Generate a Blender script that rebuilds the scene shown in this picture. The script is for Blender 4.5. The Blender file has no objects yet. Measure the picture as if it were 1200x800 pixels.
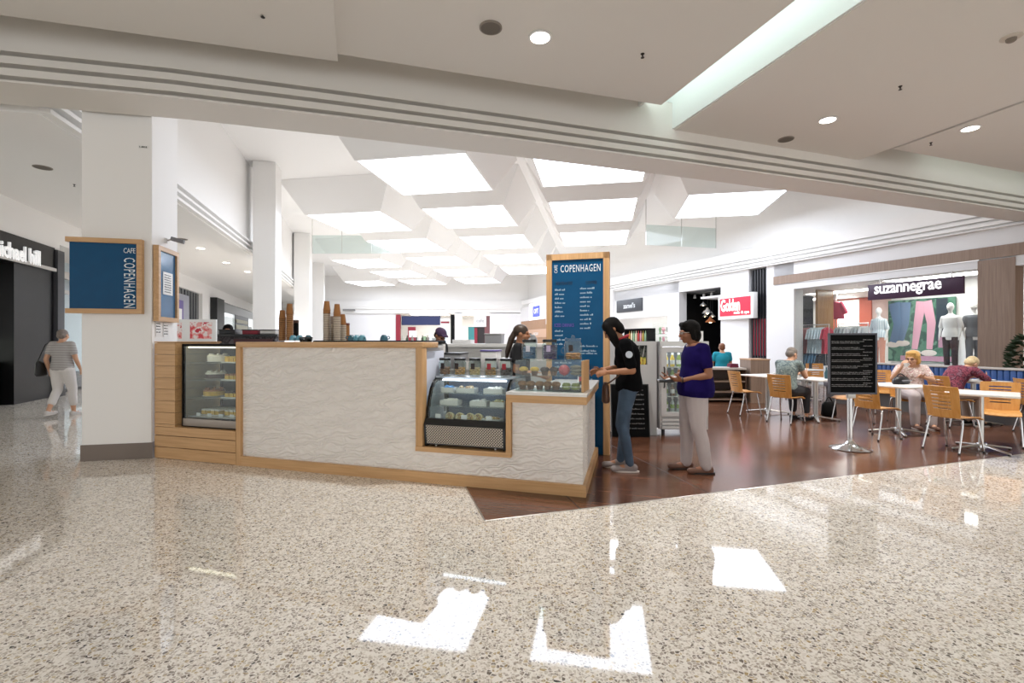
import bpy, bmesh, math, random
from mathutils import Vector, Matrix
import numpy as np
random.seed(7)
SC = bpy.context.scene
COL = SC.collection
R = math.radians
# ---------------------------------------------------------------- camera, world, exposure
F, CZ = 574.0, 1.4                       # focal length in pixels of the 1200x800 frame, eye height
cd = bpy.data.cameras.new('camera'); cd.sensor_width = 36; cd.lens = F/1200*36
cam = bpy.data.objects.new('camera', cd); COL.objects.link(cam)
cam.location = (0, 0, CZ); cam.rotation_euler = (R(90), 0, 0)
cd.clip_start = .05; cd.clip_end = 200
SC.camera = cam
SC.view_settings.view_transform = 'Standard'; SC.view_settings.look = 'None'
SC.view_settings.gamma = 1; SC.view_settings.use_curve_mapping = False
SC.view_settings.exposure = 0.88
SKY_L = 4.8                              # radiance of the skylight panels
DOWN_W = 60                              # watts of one front downlight
wd = bpy.data.worlds.new('world'); SC.world = wd; wd.use_nodes = True
wd.node_tree.nodes['Background'].inputs[0].default_value = (.97, .985, 1, 1)
wd.node_tree.nodes['Background'].inputs[1].default_value = .80
SC.cycles.max_bounces = 10; SC.cycles.transparent_max_bounces = 24
SC.cycles.caustics_reflective = False; SC.cycles.caustics_refractive = False
SC.cycles.sample_clamp_indirect = 6

def G(px, py, z=0.0):                    # the point of the plane z seen at a pixel
    Y = F*(CZ-z)/(py-400.0)
    return Vector(((px-600)/F*Y, Y, z))
def AT(px, py, Y):                       # the point at distance Y seen at a pixel
    return Vector(((px-600)/F*Y, Y, CZ+(400-py)/F*Y))

# ---------------------------------------------------------------- materials
def lin(c):
    if isinstance(c, str):
        c = [int(c[i:i+2], 16)/255 for i in (0, 2, 4)]
        c = [x/12.92 if x <= .04045 else ((x+.055)/1.055)**2.4 for x in c]
    return (*c[:3], 1)
MATS = {}
def mat(name, col, rough=.5, metal=0, spec=.5, noise=0, nscale=8, bump=0, bscale=40, coat=0, stretch=None, emit=None, es=0):
    if name in MATS: return MATS[name]
    m = bpy.data.materials.new(name); m.use_nodes = True; MATS[name] = m
    nt = m.node_tree; b = nt.nodes['Principled BSDF']
    c = lin(col)
    b.inputs['Base Color'].default_value = c
    b.inputs['Roughness'].default_value = rough; b.inputs['Metallic'].default_value = metal
    b.inputs['Specular IOR Level'].default_value = spec; b.inputs['Coat Weight'].default_value = coat
    if emit: b.inputs['Emission Color'].default_value = lin(emit); b.inputs['Emission Strength'].default_value = es
    tc = nt.nodes.new('ShaderNodeTexCoord'); vec = tc.outputs['Object']
    if stretch:
        mp = nt.nodes.new('ShaderNodeMapping'); mp.inputs['Scale'].default_value = stretch
        nt.links.new(vec, mp.inputs[0]); vec = mp.outputs[0]
    if noise:
        n = nt.nodes.new('ShaderNodeTexNoise'); n.inputs['Scale'].default_value = nscale; n.inputs['Detail'].default_value = 4
        nt.links.new(vec, n.inputs['Vector'])
        r = nt.nodes.new('ShaderNodeMapRange'); r.inputs[1].default_value = .3; r.inputs[2].default_value = .7
        r.inputs[3].default_value = 1-noise; r.inputs[4].default_value = 1+noise
        nt.links.new(n.outputs[0], r.inputs[0])
        mx = nt.nodes.new('ShaderNodeVectorMath'); mx.operation = 'SCALE'; mx.inputs[0].default_value = c[:3]
        nt.links.new(r.outputs[0], mx.inputs['Scale']); nt.links.new(mx.outputs[0], b.inputs['Base Color'])
    if bump:
        n2 = nt.nodes.new('ShaderNodeTexNoise'); n2.inputs['Scale'].default_value = bscale; n2.inputs['Detail'].default_value = 3
        nt.links.new(vec, n2.inputs['Vector'])
        bp = nt.nodes.new('ShaderNodeBump'); bp.inputs['Strength'].default_value = bump; bp.inputs['Distance'].default_value = .01
        nt.links.new(n2.outputs[0], bp.inputs['Height']); nt.links.new(bp.outputs[0], b.inputs['Normal'])
    return m
def glass(name, tint=(.93, .97, .96), refl=.10, opac=.04):
    if name in MATS: return MATS[name]
    m = bpy.data.materials.new(name); m.use_nodes = True; MATS[name] = m
    nt = m.node_tree; nt.nodes.remove(nt.nodes['Principled BSDF']); out = nt.nodes['Material Output']
    tr = nt.nodes.new('ShaderNodeBsdfTransparent'); tr.inputs[0].default_value = (*tint, 1)
    gl = nt.nodes.new('ShaderNodeBsdfGlossy'); gl.inputs['Roughness'].default_value = .02
    fr = nt.nodes.new('ShaderNodeFresnel'); fr.inputs[0].default_value = 1.5
    mx = nt.nodes.new('ShaderNodeMixShader')
    ge = nt.nodes.new('ShaderNodeNewGeometry'); mu = nt.nodes.new('ShaderNodeMath'); mu.operation = 'MULTIPLY_ADD'
    mu.inputs[1].default_value = -1; mu.inputs[2].default_value = 1; nt.links.new(ge.outputs['Backfacing'], mu.inputs[0])
    mv = nt.nodes.new('ShaderNodeMath'); mv.operation = 'MULTIPLY'; nt.links.new(fr.outputs[0], mv.inputs[0]); nt.links.new(mu.outputs[0], mv.inputs[1])
    nt.links.new(mv.outputs[0], mx.inputs[0]); nt.links.new(tr.outputs[0], mx.inputs[1]); nt.links.new(gl.outputs[0], mx.inputs[2])
    df = nt.nodes.new('ShaderNodeBsdfDiffuse'); df.inputs[0].default_value = (.8, .85, .85, 1)
    m2 = nt.nodes.new('ShaderNodeMixShader'); m2.inputs[0].default_value = opac
    nt.links.new(mx.outputs[0], m2.inputs[1]); nt.links.new(df.outputs[0], m2.inputs[2])
    nt.links.new(m2.outputs[0], out.inputs[0])
    return m
def emission(name, col, s):
    if name in MATS: return MATS[name]
    m = bpy.data.materials.new(name); m.use_nodes = True; MATS[name] = m
    nt = m.node_tree; nt.nodes.remove(nt.nodes['Principled BSDF'])
    e = nt.nodes.new('ShaderNodeEmission'); e.inputs[0].default_value = lin(col); e.inputs[1].default_value = s
    nt.links.new(e.outputs[0], nt.nodes['Material Output'].inputs[0])
    return m
def ramp(nt, stops, const=False):
    r = nt.nodes.new('ShaderNodeValToRGB'); e = r.color_ramp.elements
    if const: r.color_ramp.interpolation = 'CONSTANT'
    while len(e) < len(stops): e.new(.5)
    for k, (p, c) in enumerate(stops): e[k].position = p; e[k].color = lin(c)
    return r
def mat_terrazzo():
    m = mat('terrazzo', 'c8bfb0', .04); nt = m.node_tree; b = nt.nodes['Principled BSDF']
    b.inputs['IOR'].default_value = 1.55; b.inputs['Specular IOR Level'].default_value = .5
    tc = nt.nodes.new('ShaderNodeTexCoord')
    nz = nt.nodes.new('ShaderNodeTexNoise'); nz.inputs['Scale'].default_value = 30; nt.links.new(tc.outputs['Object'], nz.inputs['Vector'])
    ad = nt.nodes.new('ShaderNodeMix'); ad.data_type = 'VECTOR'; ad.inputs['Factor'].default_value = .012
    nt.links.new(tc.outputs['Object'], ad.inputs['A']); nt.links.new(nz.outputs['Color'], ad.inputs['B'])
    def vor(scale, feat, rnd=1):
        v = nt.nodes.new('ShaderNodeTexVoronoi'); v.voronoi_dimensions = '2D'; v.feature = feat; v.inputs['Scale'].default_value = scale
        v.inputs['Randomness'].default_value = rnd
        nt.links.new(ad.outputs['Result'], v.inputs['Vector']); return v
    v1 = vor(58, 'F1'); sep = nt.nodes.new('ShaderNodeSeparateColor'); nt.links.new(v1.outputs['Color'], sep.inputs[0])
    r1 = ramp(nt, [(0, 'efe9e0'), (.30, 'e3dbd0'), (.48, 'cfc6b9'), (.66, 'b5aa9e'), (.77, 'cdbd9f'), (.84, '958a7f'), (.925, 'b8a278'), (.95, '786e64'), (.988, '45403b')], True)
    nt.links.new(sep.outputs[0], r1.inputs[0])
    ve = vor(58, 'DISTANCE_TO_EDGE'); re = nt.nodes.new('ShaderNodeMapRange'); re.inputs[1].default_value = .07; re.inputs[2].default_value = .17
    nt.links.new(ve.outputs['Distance'], re.inputs[0])
    mx = nt.nodes.new('ShaderNodeMix'); mx.data_type = 'RGBA'
    nt.links.new(re.outputs[0], mx.inputs['Factor']); mx.inputs['A'].default_value = lin('f1ebe2'); nt.links.new(r1.outputs[0], mx.inputs['B'])
    v2 = vor(130, 'F1'); s2 = nt.nodes.new('ShaderNodeSeparateColor'); nt.links.new(v2.outputs['Color'], s2.inputs[0])
    r2 = ramp(nt, [(0, 'ffffff'), (.70, 'e6e1da'), (.86, 'c2bab0'), (.95, '958b80')], True); nt.links.new(s2.outputs[1], r2.inputs[0])
    m2 = nt.nodes.new('ShaderNodeMix'); m2.data_type = 'RGBA'; m2.blend_type = 'MULTIPLY'; m2.inputs['Factor'].default_value = .75
    nt.links.new(mx.outputs['Result'], m2.inputs['A']); nt.links.new(r2.outputs[0], m2.inputs['B'])
    big = nt.nodes.new('ShaderNodeTexNoise'); big.inputs['Scale'].default_value = .7; nt.links.new(tc.outputs['Object'], big.inputs['Vector'])
    rb = nt.nodes.new('ShaderNodeMapRange'); rb.inputs[3].default_value = .94; rb.inputs[4].default_value = 1.12; nt.links.new(big.outputs[0], rb.inputs[0])
    sc = nt.nodes.new('ShaderNodeVectorMath'); sc.operation = 'SCALE'
    nt.links.new(m2.outputs['Result'], sc.inputs[0]); nt.links.new(rb.outputs[0], sc.inputs['Scale'])
    nt.links.new(sc.outputs[0], b.inputs['Base Color'])
    return m
def mat_wood(name, c1, c2, rough=.4, axis='x', scale=1.0, plank=0, coat=0, rot=0.0):
    """wood grain running along one axis; plank > 0 adds boards of that width with tone steps and dark seams"""
    if name in MATS: return MATS[name]
    m = mat(name, c1, rough, coat=coat); nt = m.node_tree; b = nt.nodes['Principled BSDF']
    tc = nt.nodes.new('ShaderNodeTexCoord')
    mr = nt.nodes.new('ShaderNodeMapping'); mr.inputs['Rotation'].default_value = (0, 0, rot); nt.links.new(tc.outputs['Object'], mr.inputs[0])
    st = {'x': (1.2, 26, 26), 'y': (26, 1.2, 26), 'z': (26, 26, 1.2)}[axis]
    mp = nt.nodes.new('ShaderNodeMapping'); mp.inputs['Scale'].default_value = [s*scale for s in st]
    nt.links.new(mr.outputs[0], mp.inputs[0])
    n = nt.nodes.new('ShaderNodeTexNoise'); n.inputs['Scale'].default_value = 1.6; n.inputs['Detail'].default_value = 6; n.inputs['Distortion'].default_value = .6
    nt.links.new(mp.outputs[0], n.inputs['Vector'])
    r = ramp(nt, [(.32, c2), (.68, c1)]); nt.links.new(n.outputs[0], r.inputs[0]); out = r.outputs[0]
    if plank:
        br = nt.nodes.new('ShaderNodeTexBrick'); br.inputs['Scale'].default_value = 1
        br.inputs['Brick Width'].default_value = plank*9; br.inputs['Row Height'].default_value = plank
        br.inputs['Mortar Size'].default_value = .002; br.inputs['Color1'].default_value = (1, 1, 1, 1); br.inputs['Color2'].default_value = (.62, .62, .62, 1)
        br.inputs['Mortar'].default_value = (.25, .2, .18, 1); nt.links.new(mr.outputs[0], br.inputs['Vector'])
        mx = nt.nodes.new('ShaderNodeMix'); mx.data_type = 'RGBA'; mx.blend_type = 'MULTIPLY'; mx.inputs['Factor'].default_value = 1
        nt.links.new(out, mx.inputs['A']); nt.links.new(br.outputs[0], mx.inputs['B']); out = mx.outputs['Result']
    nt.links.new(out, b.inputs['Base Color'])
    return m
def mat_relief():
    m = mat('white_relief_panel', 'efe9e2', .55); nt = m.node_tree; b = nt.nodes['Principled BSDF']
    tc = nt.nodes.new('ShaderNodeTexCoord'); mp = nt.nodes.new('ShaderNodeMapping'); mp.inputs['Scale'].default_value = (1, 1, 1.9); mp.inputs['Rotation'].default_value = (0, R(20), 0)
    nt.links.new(tc.outputs['Object'], mp.inputs[0])
    w = nt.nodes.new('ShaderNodeTexWave'); w.inputs['Scale'].default_value = 4.4; w.bands_direction = 'Z'; w.inputs['Distortion'].default_value = 12; w.inputs['Detail'].default_value = 1.5; w.inputs['Detail Scale'].default_value = 1.5
    nt.links.new(mp.outputs[0], w.inputs['Vector'])
    bp = nt.nodes.new('ShaderNodeBump'); bp.inputs['Strength'].default_value = .5; bp.inputs['Distance'].default_value = .02
    nt.links.new(w.outputs[1], bp.inputs['Height']); nt.links.new(bp.outputs[0], b.inputs['Normal'])
    return m
def mat_stripes(name, c1, c2, scale, direction='Z', rough=.8, ratio=.5, noise=0):
    if name in MATS: return MATS[name]
    m = mat(name, c1, rough); nt = m.node_tree; b = nt.nodes['Principled BSDF']
    tc = nt.nodes.new('ShaderNodeTexCoord'); w = nt.nodes.new('ShaderNodeTexWave'); w.bands_direction = direction
    w.inputs['Scale'].default_value = scale; w.inputs['Distortion'].default_value = noise
    nt.links.new(tc.outputs['Object'], w.inputs['Vector'])
    r = ramp(nt, [(0, c1), (ratio-.06, c1), (ratio+.06, c2)]); nt.links.new(w.outputs[1], r.inputs[0]); nt.links.new(r.outputs[0], b.inputs['Base Color'])
    return m
def mat_blotch(name, cols, scale, rough=.8, detail=2):
    if name in MATS: return MATS[name]
    m = mat(name, cols[0], rough); nt = m.node_tree; b = nt.nodes['Principled BSDF']
    tc = nt.nodes.new('ShaderNodeTexCoord'); n = nt.nodes.new('ShaderNodeTexNoise'); n.inputs['Scale'].default_value = scale; n.inputs['Detail'].default_value = detail
    nt.links.new(tc.outputs['Object'], n.inputs['Vector'])
    k = len(cols); r = ramp(nt, [(.3+.4*i/k, c) for i, c in enumerate(cols)], True)
    nt.links.new(n.outputs[0], r.inputs[0]); nt.links.new(r.outputs[0], b.inputs['Base Color'])
    return m
def mat_perf():
    m = mat('perforated_steel', 'b9b3ab', .35, .6); nt = m.node_tree; b = nt.nodes['Principled BSDF']
    tc = nt.nodes.new('ShaderNodeTexCoord'); mp = nt.nodes.new('ShaderNodeMapping'); mp.inputs['Scale'].default_value = (52, 0, 52); mp.inputs['Rotation'].default_value = (0, R(45), 0)
    nt.links.new(tc.outputs['Object'], mp.inputs[0])
    v = nt.nodes.new('ShaderNodeTexVoronoi'); v.inputs['Scale'].default_value = 1; v.inputs['Randomness'].default_value = 0; nt.links.new(mp.outputs[0], v.inputs['Vector'])
    r = ramp(nt, [(0, '2a2622'), (.33, '2a2622'), (.40, 'c4beb5')]); nt.links.new(v.outputs['Distance'], r.inputs[0]); nt.links.new(r.outputs[0], b.inputs['Base Color'])
    return m

TERRAZZO = mat_terrazzo()
TIMBER_FLOOR = mat_wood('timber_floor', '80543f', '60402f', .17, 'x', .8, plank=.13, rot=R(17))
PAINT = mat('white_paint', 'f3f1ee', .55)
PAINT_WARM = mat('ceiling_paint', 'e6e2dc', .7)
WHITE = mat('white_gloss', 'ecebe9', .3)
OAK = mat_wood('oak', 'd2a878', 'bf9463', .4, 'x')
OAKZ = mat_wood('oak_upright', 'd2a878', 'bf9463', .4, 'z')
RELIEF = mat_relief()
BLUE = mat('sign_blue', '0b4a72', .25, spec=.15, noise=.04)
LETTER = mat('sign_lettering', 'e4ecef', .5)
PALEBLUE = mat('pale_lettering', '9fb9c8', .5)
NAVYTXT = mat('dark_lettering', '0b2a44', .5)
BLACK = mat('black_plastic', '121212', .35)
MATTBLACK = mat('matt_black', '0b0b0c', .7, spec=.2)
GLOSSBLACK = mat('gloss_black_tile', '0a0a0b', .15, spec=.35)
CHROME = mat('chrome', 'd8d8d8', .12, 1)
STEEL = mat('brushed_steel', 'b8b5b0', .32, .85)
ALU = mat('aluminium', 'c6c4c0', .3, .9)
GREYBASE = mat('grey_skirting', '7b6f66', .4)
PLY = mat_wood('beech_ply', 'd9a25e', 'c98c46', .35, 'z', .7)
TABLEWHITE = mat('white_laminate', 'e9e7e3', .3)
DARKWOOD = mat_wood('dark_wood', '5b4131', '46301f', .4, 'x')
TAUPE = mat_wood('taupe_wood', '9a8474', '8a7464', .5, 'z', .8)
GLASS = glass('clear_glass')
SHOPGLASS = glass('shop_glass', (.95, .97, .97), opac=.015)
GREENGLASS = glass('green_glass', (.86, .92, .91), opac=.06)
CHALK = mat('chalkboard', '08090a', .7, spec=.12, noise=.15)
CHALKTXT = mat('chalk_writing', '8c8c8c', .9)
PURPLEINK = mat('purple_lettering', '6a4fb0', .5)

# ---------------------------------------------------------------- mesh builder
class MB:
    def __init__(self, M=None):
        self.v = []; self.f = []; self.mi = []; self.cur = 0; self.M = M
    def add(self, vs, fs, M=None):
        o = len(self.v)
        for p in vs:
            p = Vector(p)
            if M is not None: p = M @ p
            if self.M is not None: p = self.M @ p
            self.v.append(p)
        for q in fs: self.f.append([o+i for i in q]); self.mi.append(self.cur)
        return self
    def addbm(self, bm, M=None):
        bm.verts.ensure_lookup_table(); bm.verts.index_update()
        self.add([v.co.copy() for v in bm.verts], [[v.index for v in f.verts] for f in bm.faces], M); bm.free(); return self
    def box(self, c, s, rz=0, bevel=0, M=None, seg=2):
        T = Matrix.Translation(c) @ Matrix.Rotation(rz, 4, 'Z')
        if M is not None: T = M @ T
        if bevel:
            bm = bmesh.new(); bmesh.ops.create_cube(bm, size=1)
            for v in bm.verts: v.co = Vector((v.co.x*s[0], v.co.y*s[1], v.co.z*s[2]))
            bmesh.ops.bevel(bm, geom=bm.edges[:], offset=bevel, segments=seg, affect='EDGES', profile=.5)
            return self.addbm(bm, T)
        x, y, z = s[0]/2, s[1]/2, s[2]/2
        vs = [(-x, -y, -z), (x, -y, -z), (x, y, -z), (-x, y, -z), (-x, -y, z), (x, -y, z), (x, y, z), (-x, y, z)]
        return self.add(vs, [(3, 2, 1, 0), (4, 5, 6, 7), (0, 1, 5, 4), (1, 2, 6, 5), (2, 3, 7, 6), (3, 0, 4, 7)], T)
    def bb(self, x0, x1, y0, y1, z0, z1, bevel=0, seg=2):
        return self.box(((x0+x1)/2, (y0+y1)/2, (z0+z1)/2), (abs(x1-x0), abs(y1-y0), abs(z1-z0)), bevel=bevel, seg=seg)
    def prism(self, poly, z0, z1):
        n = len(poly)
        a = sum(poly[i][0]*poly[(i+1) % n][1]-poly[(i+1) % n][0]*poly[i][1] for i in range(n))
        if a < 0: poly = poly[::-1]
        vs = [(p[0], p[1], z0) for p in poly]+[(p[0], p[1], z1) for p in poly]
        return self.add(vs, [list(range(n))[::-1], list(range(n, 2*n))]+[(i, (i+1) % n, n+(i+1) % n, n+i) for i in range(n)])
    def prism_x(self, prof, x0, x1):       # prof: (y, z) outline swept along x
        n = len(prof)
        a = sum(prof[i][0]*prof[(i+1) % n][1]-prof[(i+1) % n][0]*prof[i][1] for i in range(n))
        if a < 0: prof = prof[::-1]
        vs = [(x0, *p) for p in prof]+[(x1, *p) for p in prof]
        return self.add(vs, [list(range(n))[::-1], list(range(n, 2*n))]+[(i, (i+1) % n, n+(i+1) % n, n+i) for i in range(n)])
    def rings(self, rings, cap=True, closed=True):
        n = len(rings[0]); vs = [p for r in rings for p in r]; fs = []
        for k in range(len(rings)-1):
            for i in range(n if closed else n-1):
                j = (i+1) % n; fs.append((k*n+i, k*n+j, (k+1)*n+j, (k+1)*n+i))
        if cap: fs.append(list(range(n))[::-1]); fs.append([(len(rings)-1)*n+i for i in range(n)])
        return self.add(vs, fs)
    def lathe(self, prof, c=(0, 0, 0), n=24, sx=1, sy=1):
        rs = [[(c[0]+r*sx*math.cos(2*math.pi*i/n), c[1]+r*sy*math.sin(2*math.pi*i/n), c[2]+z) for i in range(n)] for r, z in prof]
        return self.rings(rs)
    def cyl(self, c, r, h, n=20, bevel=0):
        if bevel: return self.lathe([(r-bevel, 0), (r, bevel), (r, h-bevel), (r-bevel, h)], c, n)
        return self.lathe([(r, 0), (r, h)], c, n)
    def tube(self, pts, r, n=10):
        pts = [Vector(p) for p in pts]; rs = []
        rr = r if isinstance(r, (list, tuple)) else [r]*len(pts)
        ref = None
        for k, p in enumerate(pts):
            t = (pts[min(k+1, len(pts)-1)]-pts[max(k-1, 0)]).normalized()
            if ref is None: ref = t.orthogonal().normalized()
            ref = (ref-t*ref.dot(t)).normalized(); b = t.cross(ref)
            rs.append([p+(ref*math.cos(2*math.pi*i/n)+b*math.sin(2*math.pi*i/n))*rr[k] for i in range(n)])
        return self.rings(rs)
    def rc(self, p0, p1, r0, r1, n=12, flat=None, side=None):
        """rounded cone between two points; flat squashes it across, side is the wide direction"""
        p0, p1 = Vector(p0), Vector(p1); t = p1-p0; L = t.length; t = t/L if L > 1e-6 else Vector((0, 0, 1))
        s = Vector(side) if side is not None else t.orthogonal()
        s = (s-t*s.dot(t)).normalized(); b = t.cross(s); fl = flat or 1; rs = []
        for a in (-80, -55, -28): rs.append((p0+t*r0*math.sin(R(a)), r0*math.cos(R(a))))
        rs.append((p0, r0)); rs.append((p1, r1))
        for a in (28, 55, 80): rs.append((p1+t*r1*math.sin(R(a)), r1*math.cos(R(a))))
        return self.rings([[c+(s*math.cos(2*math.pi*i/n)+b*fl*math.sin(2*math.pi*i/n))*r for i in range(n)] for c, r in rs])
    def ell(self, c, r, M=None, n=16, m=10):
        rs = []
        for k in range(m+1):
            a = math.pi*(k+.15)/(m+.3)-math.pi/2
            rs.append([Vector((r[0]*math.cos(a)*math.cos(2*math.pi*i/n), r[1]*math.cos(a)*math.sin(2*math.pi*i/n), r[2]*math.sin(a)))+Vector(c) for i in range(n)])
        if M is not None: rs = [[M @ p for p in q] for q in rs]
        return self.rings(rs)
    def sheet(self, fn, nu, nv, thick, skip=None):
        """curved board: fn(u, v) -> point, u and v in 0..1; skip(i, j) leaves a slot"""
        bm = bmesh.new(); g = [[bm.verts.new(fn(i/nu, j/nv)) for j in range(nv+1)] for i in range(nu+1)]
        for i in range(nu):
            for j in range(nv):
                if skip and skip(i, j): continue
                bm.faces.new((g[i][j], g[i+1][j], g[i+1][j+1], g[i][j+1]))
        for v in [v for v in bm.verts if not v.link_faces]: bm.verts.remove(v)
        bmesh.ops.recalc_face_normals(bm, faces=bm.faces[:])
        bmesh.ops.solidify(bm, geom=bm.faces[:], thickness=thick)
        return self.addbm(bm)
    def text(self, s, size, c=(0, 0, 0), sx=1.0, depth=.004, align='CENTER', rot=0, M=None, bold=0, space=1.0, fit=None):
        """lettering that stands in the x-z plane and faces -y"""
        cu = bpy.data.curves.new('lettering', 'FONT'); cu.body = s; cu.size = size; cu.extrude = depth/2; cu.align_x = align; cu.align_y = 'CENTER'
        cu.offset = bold; cu.resolution_u = 2; cu.space_character = space
        ob = bpy.data.objects.new('lettering', cu); COL.objects.link(ob)
        dg = bpy.context.evaluated_depsgraph_get(); me = bpy.data.meshes.new_from_object(ob.evaluated_get(dg))
        S = Matrix.Diagonal((sx, 1, 1, 1))
        if fit:                            # stretch the word to an exact width and height about its middle
            xs = [v.co.x for v in me.vertices]; ys = [v.co.y for v in me.vertices]
            kx, ky = fit[0]/(max(xs)-min(xs)), fit[1]/(max(ys)-min(ys))
            S = Matrix.Diagonal((kx, ky, 1, 1)) @ Matrix.Translation((-(max(xs)+min(xs))/2, -(max(ys)+min(ys))/2, 0))
        T = Matrix.Translation(c) @ Matrix.Rotation(rot, 4, 'Y') @ Matrix.Rotation(R(90), 4, 'X') @ S
        if M is not None: T = M @ T
        self.add([v.co.copy() for v in me.vertices], [list(p.vertices) for p in me.polygons], T)
        bpy.data.objects.remove(ob); bpy.data.curves.remove(cu); bpy.data.meshes.remove(me)
        return self
    def mesh(self, name, mats, smooth=True, angle=40):
        me = bpy.data.meshes.new(name); me.from_pydata([tuple(p) for p in self.v], [], self.f)
        mats = mats if isinstance(mats, (list, tuple)) else [mats]
        for m in mats: me.materials.append(m)
        me.polygons.foreach_set('material_index', self.mi)
        me.update()
        if smooth: me.shade_smooth(); me.set_sharp_from_angle(angle=R(angle))
        return me
    def build(self, name, mats, parent=None, loc=(0, 0, 0), rz=0, smooth=True, angle=40, voxel=0, it=3):
        me = self.mesh(name, mats, smooth and not voxel, angle)
        o = bpy.data.objects.new(name, me); COL.objects.link(o)
        if voxel:
            md = o.modifiers.new('remesh', 'REMESH'); md.mode = 'VOXEL'; md.voxel_size = voxel; md.use_smooth_shade = True
            ms = o.modifiers.new('smooth', 'SMOOTH'); ms.factor = .5; ms.iterations = it
            dg = bpy.context.evaluated_depsgraph_get(); m2 = bpy.data.meshes.new_from_object(o.evaluated_get(dg))
            o.modifiers.clear(); o.data = m2; bpy.data.meshes.remove(me); m2.name = name
            m2.materials.clear()
            for m in (mats if isinstance(mats, (list, tuple)) else [mats]): m2.materials.append(m)
            m2.shade_smooth()
        o.location = loc; o.rotation_euler = (0, 0, rz)
        if parent: o.parent = parent
        return o
def tag(o, label, cat, group=None, kind=None):
    o['label'] = label; o['category'] = cat
    if group: o['group'] = group
    if kind: o['kind'] = kind
    return o
def thing(name, label, cat, loc=(0, 0, 0), rz=0, group=None):
    o = bpy.data.objects.new(name, None); COL.objects.link(o); o.empty_display_size = .1
    o.location = loc; o.rotation_euler = (0, 0, rz)
    return tag(o, label, cat, group)
def struct(name, mb, m, label=None, **k):
    o = mb.build(name, m, **k); o['kind'] = 'structure'
    if label: o['label'] = label
    return o
def kids(o): return [c for c in bpy.data.objects if c.parent == o]
def dup(o, loc, rz, label=None, parent=None, kidmap=None):
    c = o.copy(); COL.objects.link(c)
    if parent: c.parent = parent
    else: c.location = loc; c.rotation_euler = (0, 0, rz)
    if label: c['label'] = label
    for ch in kids(o): dup(ch, None, 0, None, c)
    return c
def bez(p0, p1, p2, n=8):
    p0, p1, p2 = Vector(p0), Vector(p1), Vector(p2)
    return [p0*(1-t)**2+p1*2*t*(1-t)+p2*t*t for t in [i/n for i in range(n+1)]]
def heading(hx, hy): return math.atan2(-hx, hy)    # turns local +y to the direction (hx, hy)
def scribble(mb, x0, x1, z, h, y, words=5, rnd=random, fill=.9):
    """one line of small writing too far off to read: word-long strokes"""
    x = x0; end = x0+(x1-x0)*fill
    while x < end-.004:
        w = min(rnd.uniform(.5, 1.6)*(x1-x0)/words, end-x)
        k = max(1, int(w/(h*.55)))
        for i in range(k):
            hh = h*rnd.choice((.55, .6, .6, .95)); cw = w/k
            mb.bb(x+i*cw+cw*.12, x+i*cw+cw*.88, y-.001, y+.001, z, z+hh)
        x += w+h*.5
# ================================================================ THE BUILDING
HB, HC, HU, HS = 4.07, 4.55, 6.75, 5.7       # beam soffit, mall ceiling, court ceiling, skylight panels
struct('floor', MB().bb(-45, 45, -9, 62, -.12, 0), TERRAZZO, 'speckled beige polished terrazzo mall floor')
tf = [(-.21, 3.823), (2.08, 4.60), (5.91, 5.935), (14, 8.75), (9.3, 17), (.2, 17), (.7, 6.3), (-.60, 5.3)]
struct('floor_timber', MB().prism(tf, -.05, .003), TIMBER_FLOOR, 'brown timber floor of the cafe court')
struct('floor_service_bounce', MB().prism([(-4.0, 6.3), (-.62, 5.35), (.68, 6.3), (.4, 11.5), (-4.0, 11.5)], -.05, .003), mat('pale_bounce_vinyl', 'd5d3ce', .3, noise=.04), 'unseen service area floor, made pale to bounce light upward')  # out of view; pale vinyl invented here to bounce light onto the court ceiling
m = MB()
for a, b in ((tf[0], tf[1]), (tf[1], tf[2]), (tf[2], tf[3]), (tf[0], tf[7])):
    m.rc((*a, -.004), (*b, -.004), .009, .009, n=8)
struct('trim_1', m, STEEL, 'thin metal edge around the timber floor')
m = MB()
for (a, b) in (((.57, 4.09), (.36, 5.0)), ((1.815, 4.51), (.55, 10))):
    a, b = Vector((*a, .0035)), Vector((*b, .0035)); m.rc(a, b, .006, .006, n=6, flat=.3, side=(1, .2, 0))
struct('trim_2', m, mat('dark_joint', '2b1a12', .5), 'dark expansion joints across the timber floor')

# front bulkhead: a gently curved beam with three shadow grooves on its face
fb = [(-9.5, 4.25), (-5.25, 5.03), (-3.74, 5.36), (-2.04, 5.85), (0, 6.47), (2.54, 7.3), (5.87, 8.42), (10.54, 10.08), (15.5, 11.9)]
def sweep(line, prof, zmap=None):
    """prof: (offset to the back of the line, z) outline; the line runs left to right"""
    L = [Vector((x, y, 0)) for x, y in line]; rs = []
    for k, p in enumerate(L):
        t = (L[min(k+1, len(L)-1)]-L[max(k-1, 0)]).normalized(); nrm = Vector((-t.y, t.x, 0))
        rs.append([p+nrm*d+Vector((0, 0, z)) for d, z in prof])
    return MB().rings(rs)
def groove_profile(z0, ztop, back, step=.131):
    pr = [(back, z0), (0, z0)]
    for k in range(3):
        z = z0+.02+k*step
        pr += [(.012*k, z), (.012*k+.11, z+.002), (.012*k+.11, z+.052), (.012*k+.012, z+.056)]
    pr += [(.036, ztop), (back, ztop)]
    return pr
struct('beam', sweep(fb, groove_profile(HB, 4.95, .56)), PAINT_WARM, 'long grooved white bulkhead beam across the ceiling', angle=25)
lb = [(-17.2, 44), (-11.0, 24.6), (-8.12, 15.3), (-6.4, 9.18), (-5.55, 5.75)]      # left bulkhead, inner edge, running towards the viewer
struct('beam_left', sweep(lb, groove_profile(HB, HU+.3, -.56)[::-1]), PAINT, 'grooved white bulkhead along the mall walkway', angle=25)
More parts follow.
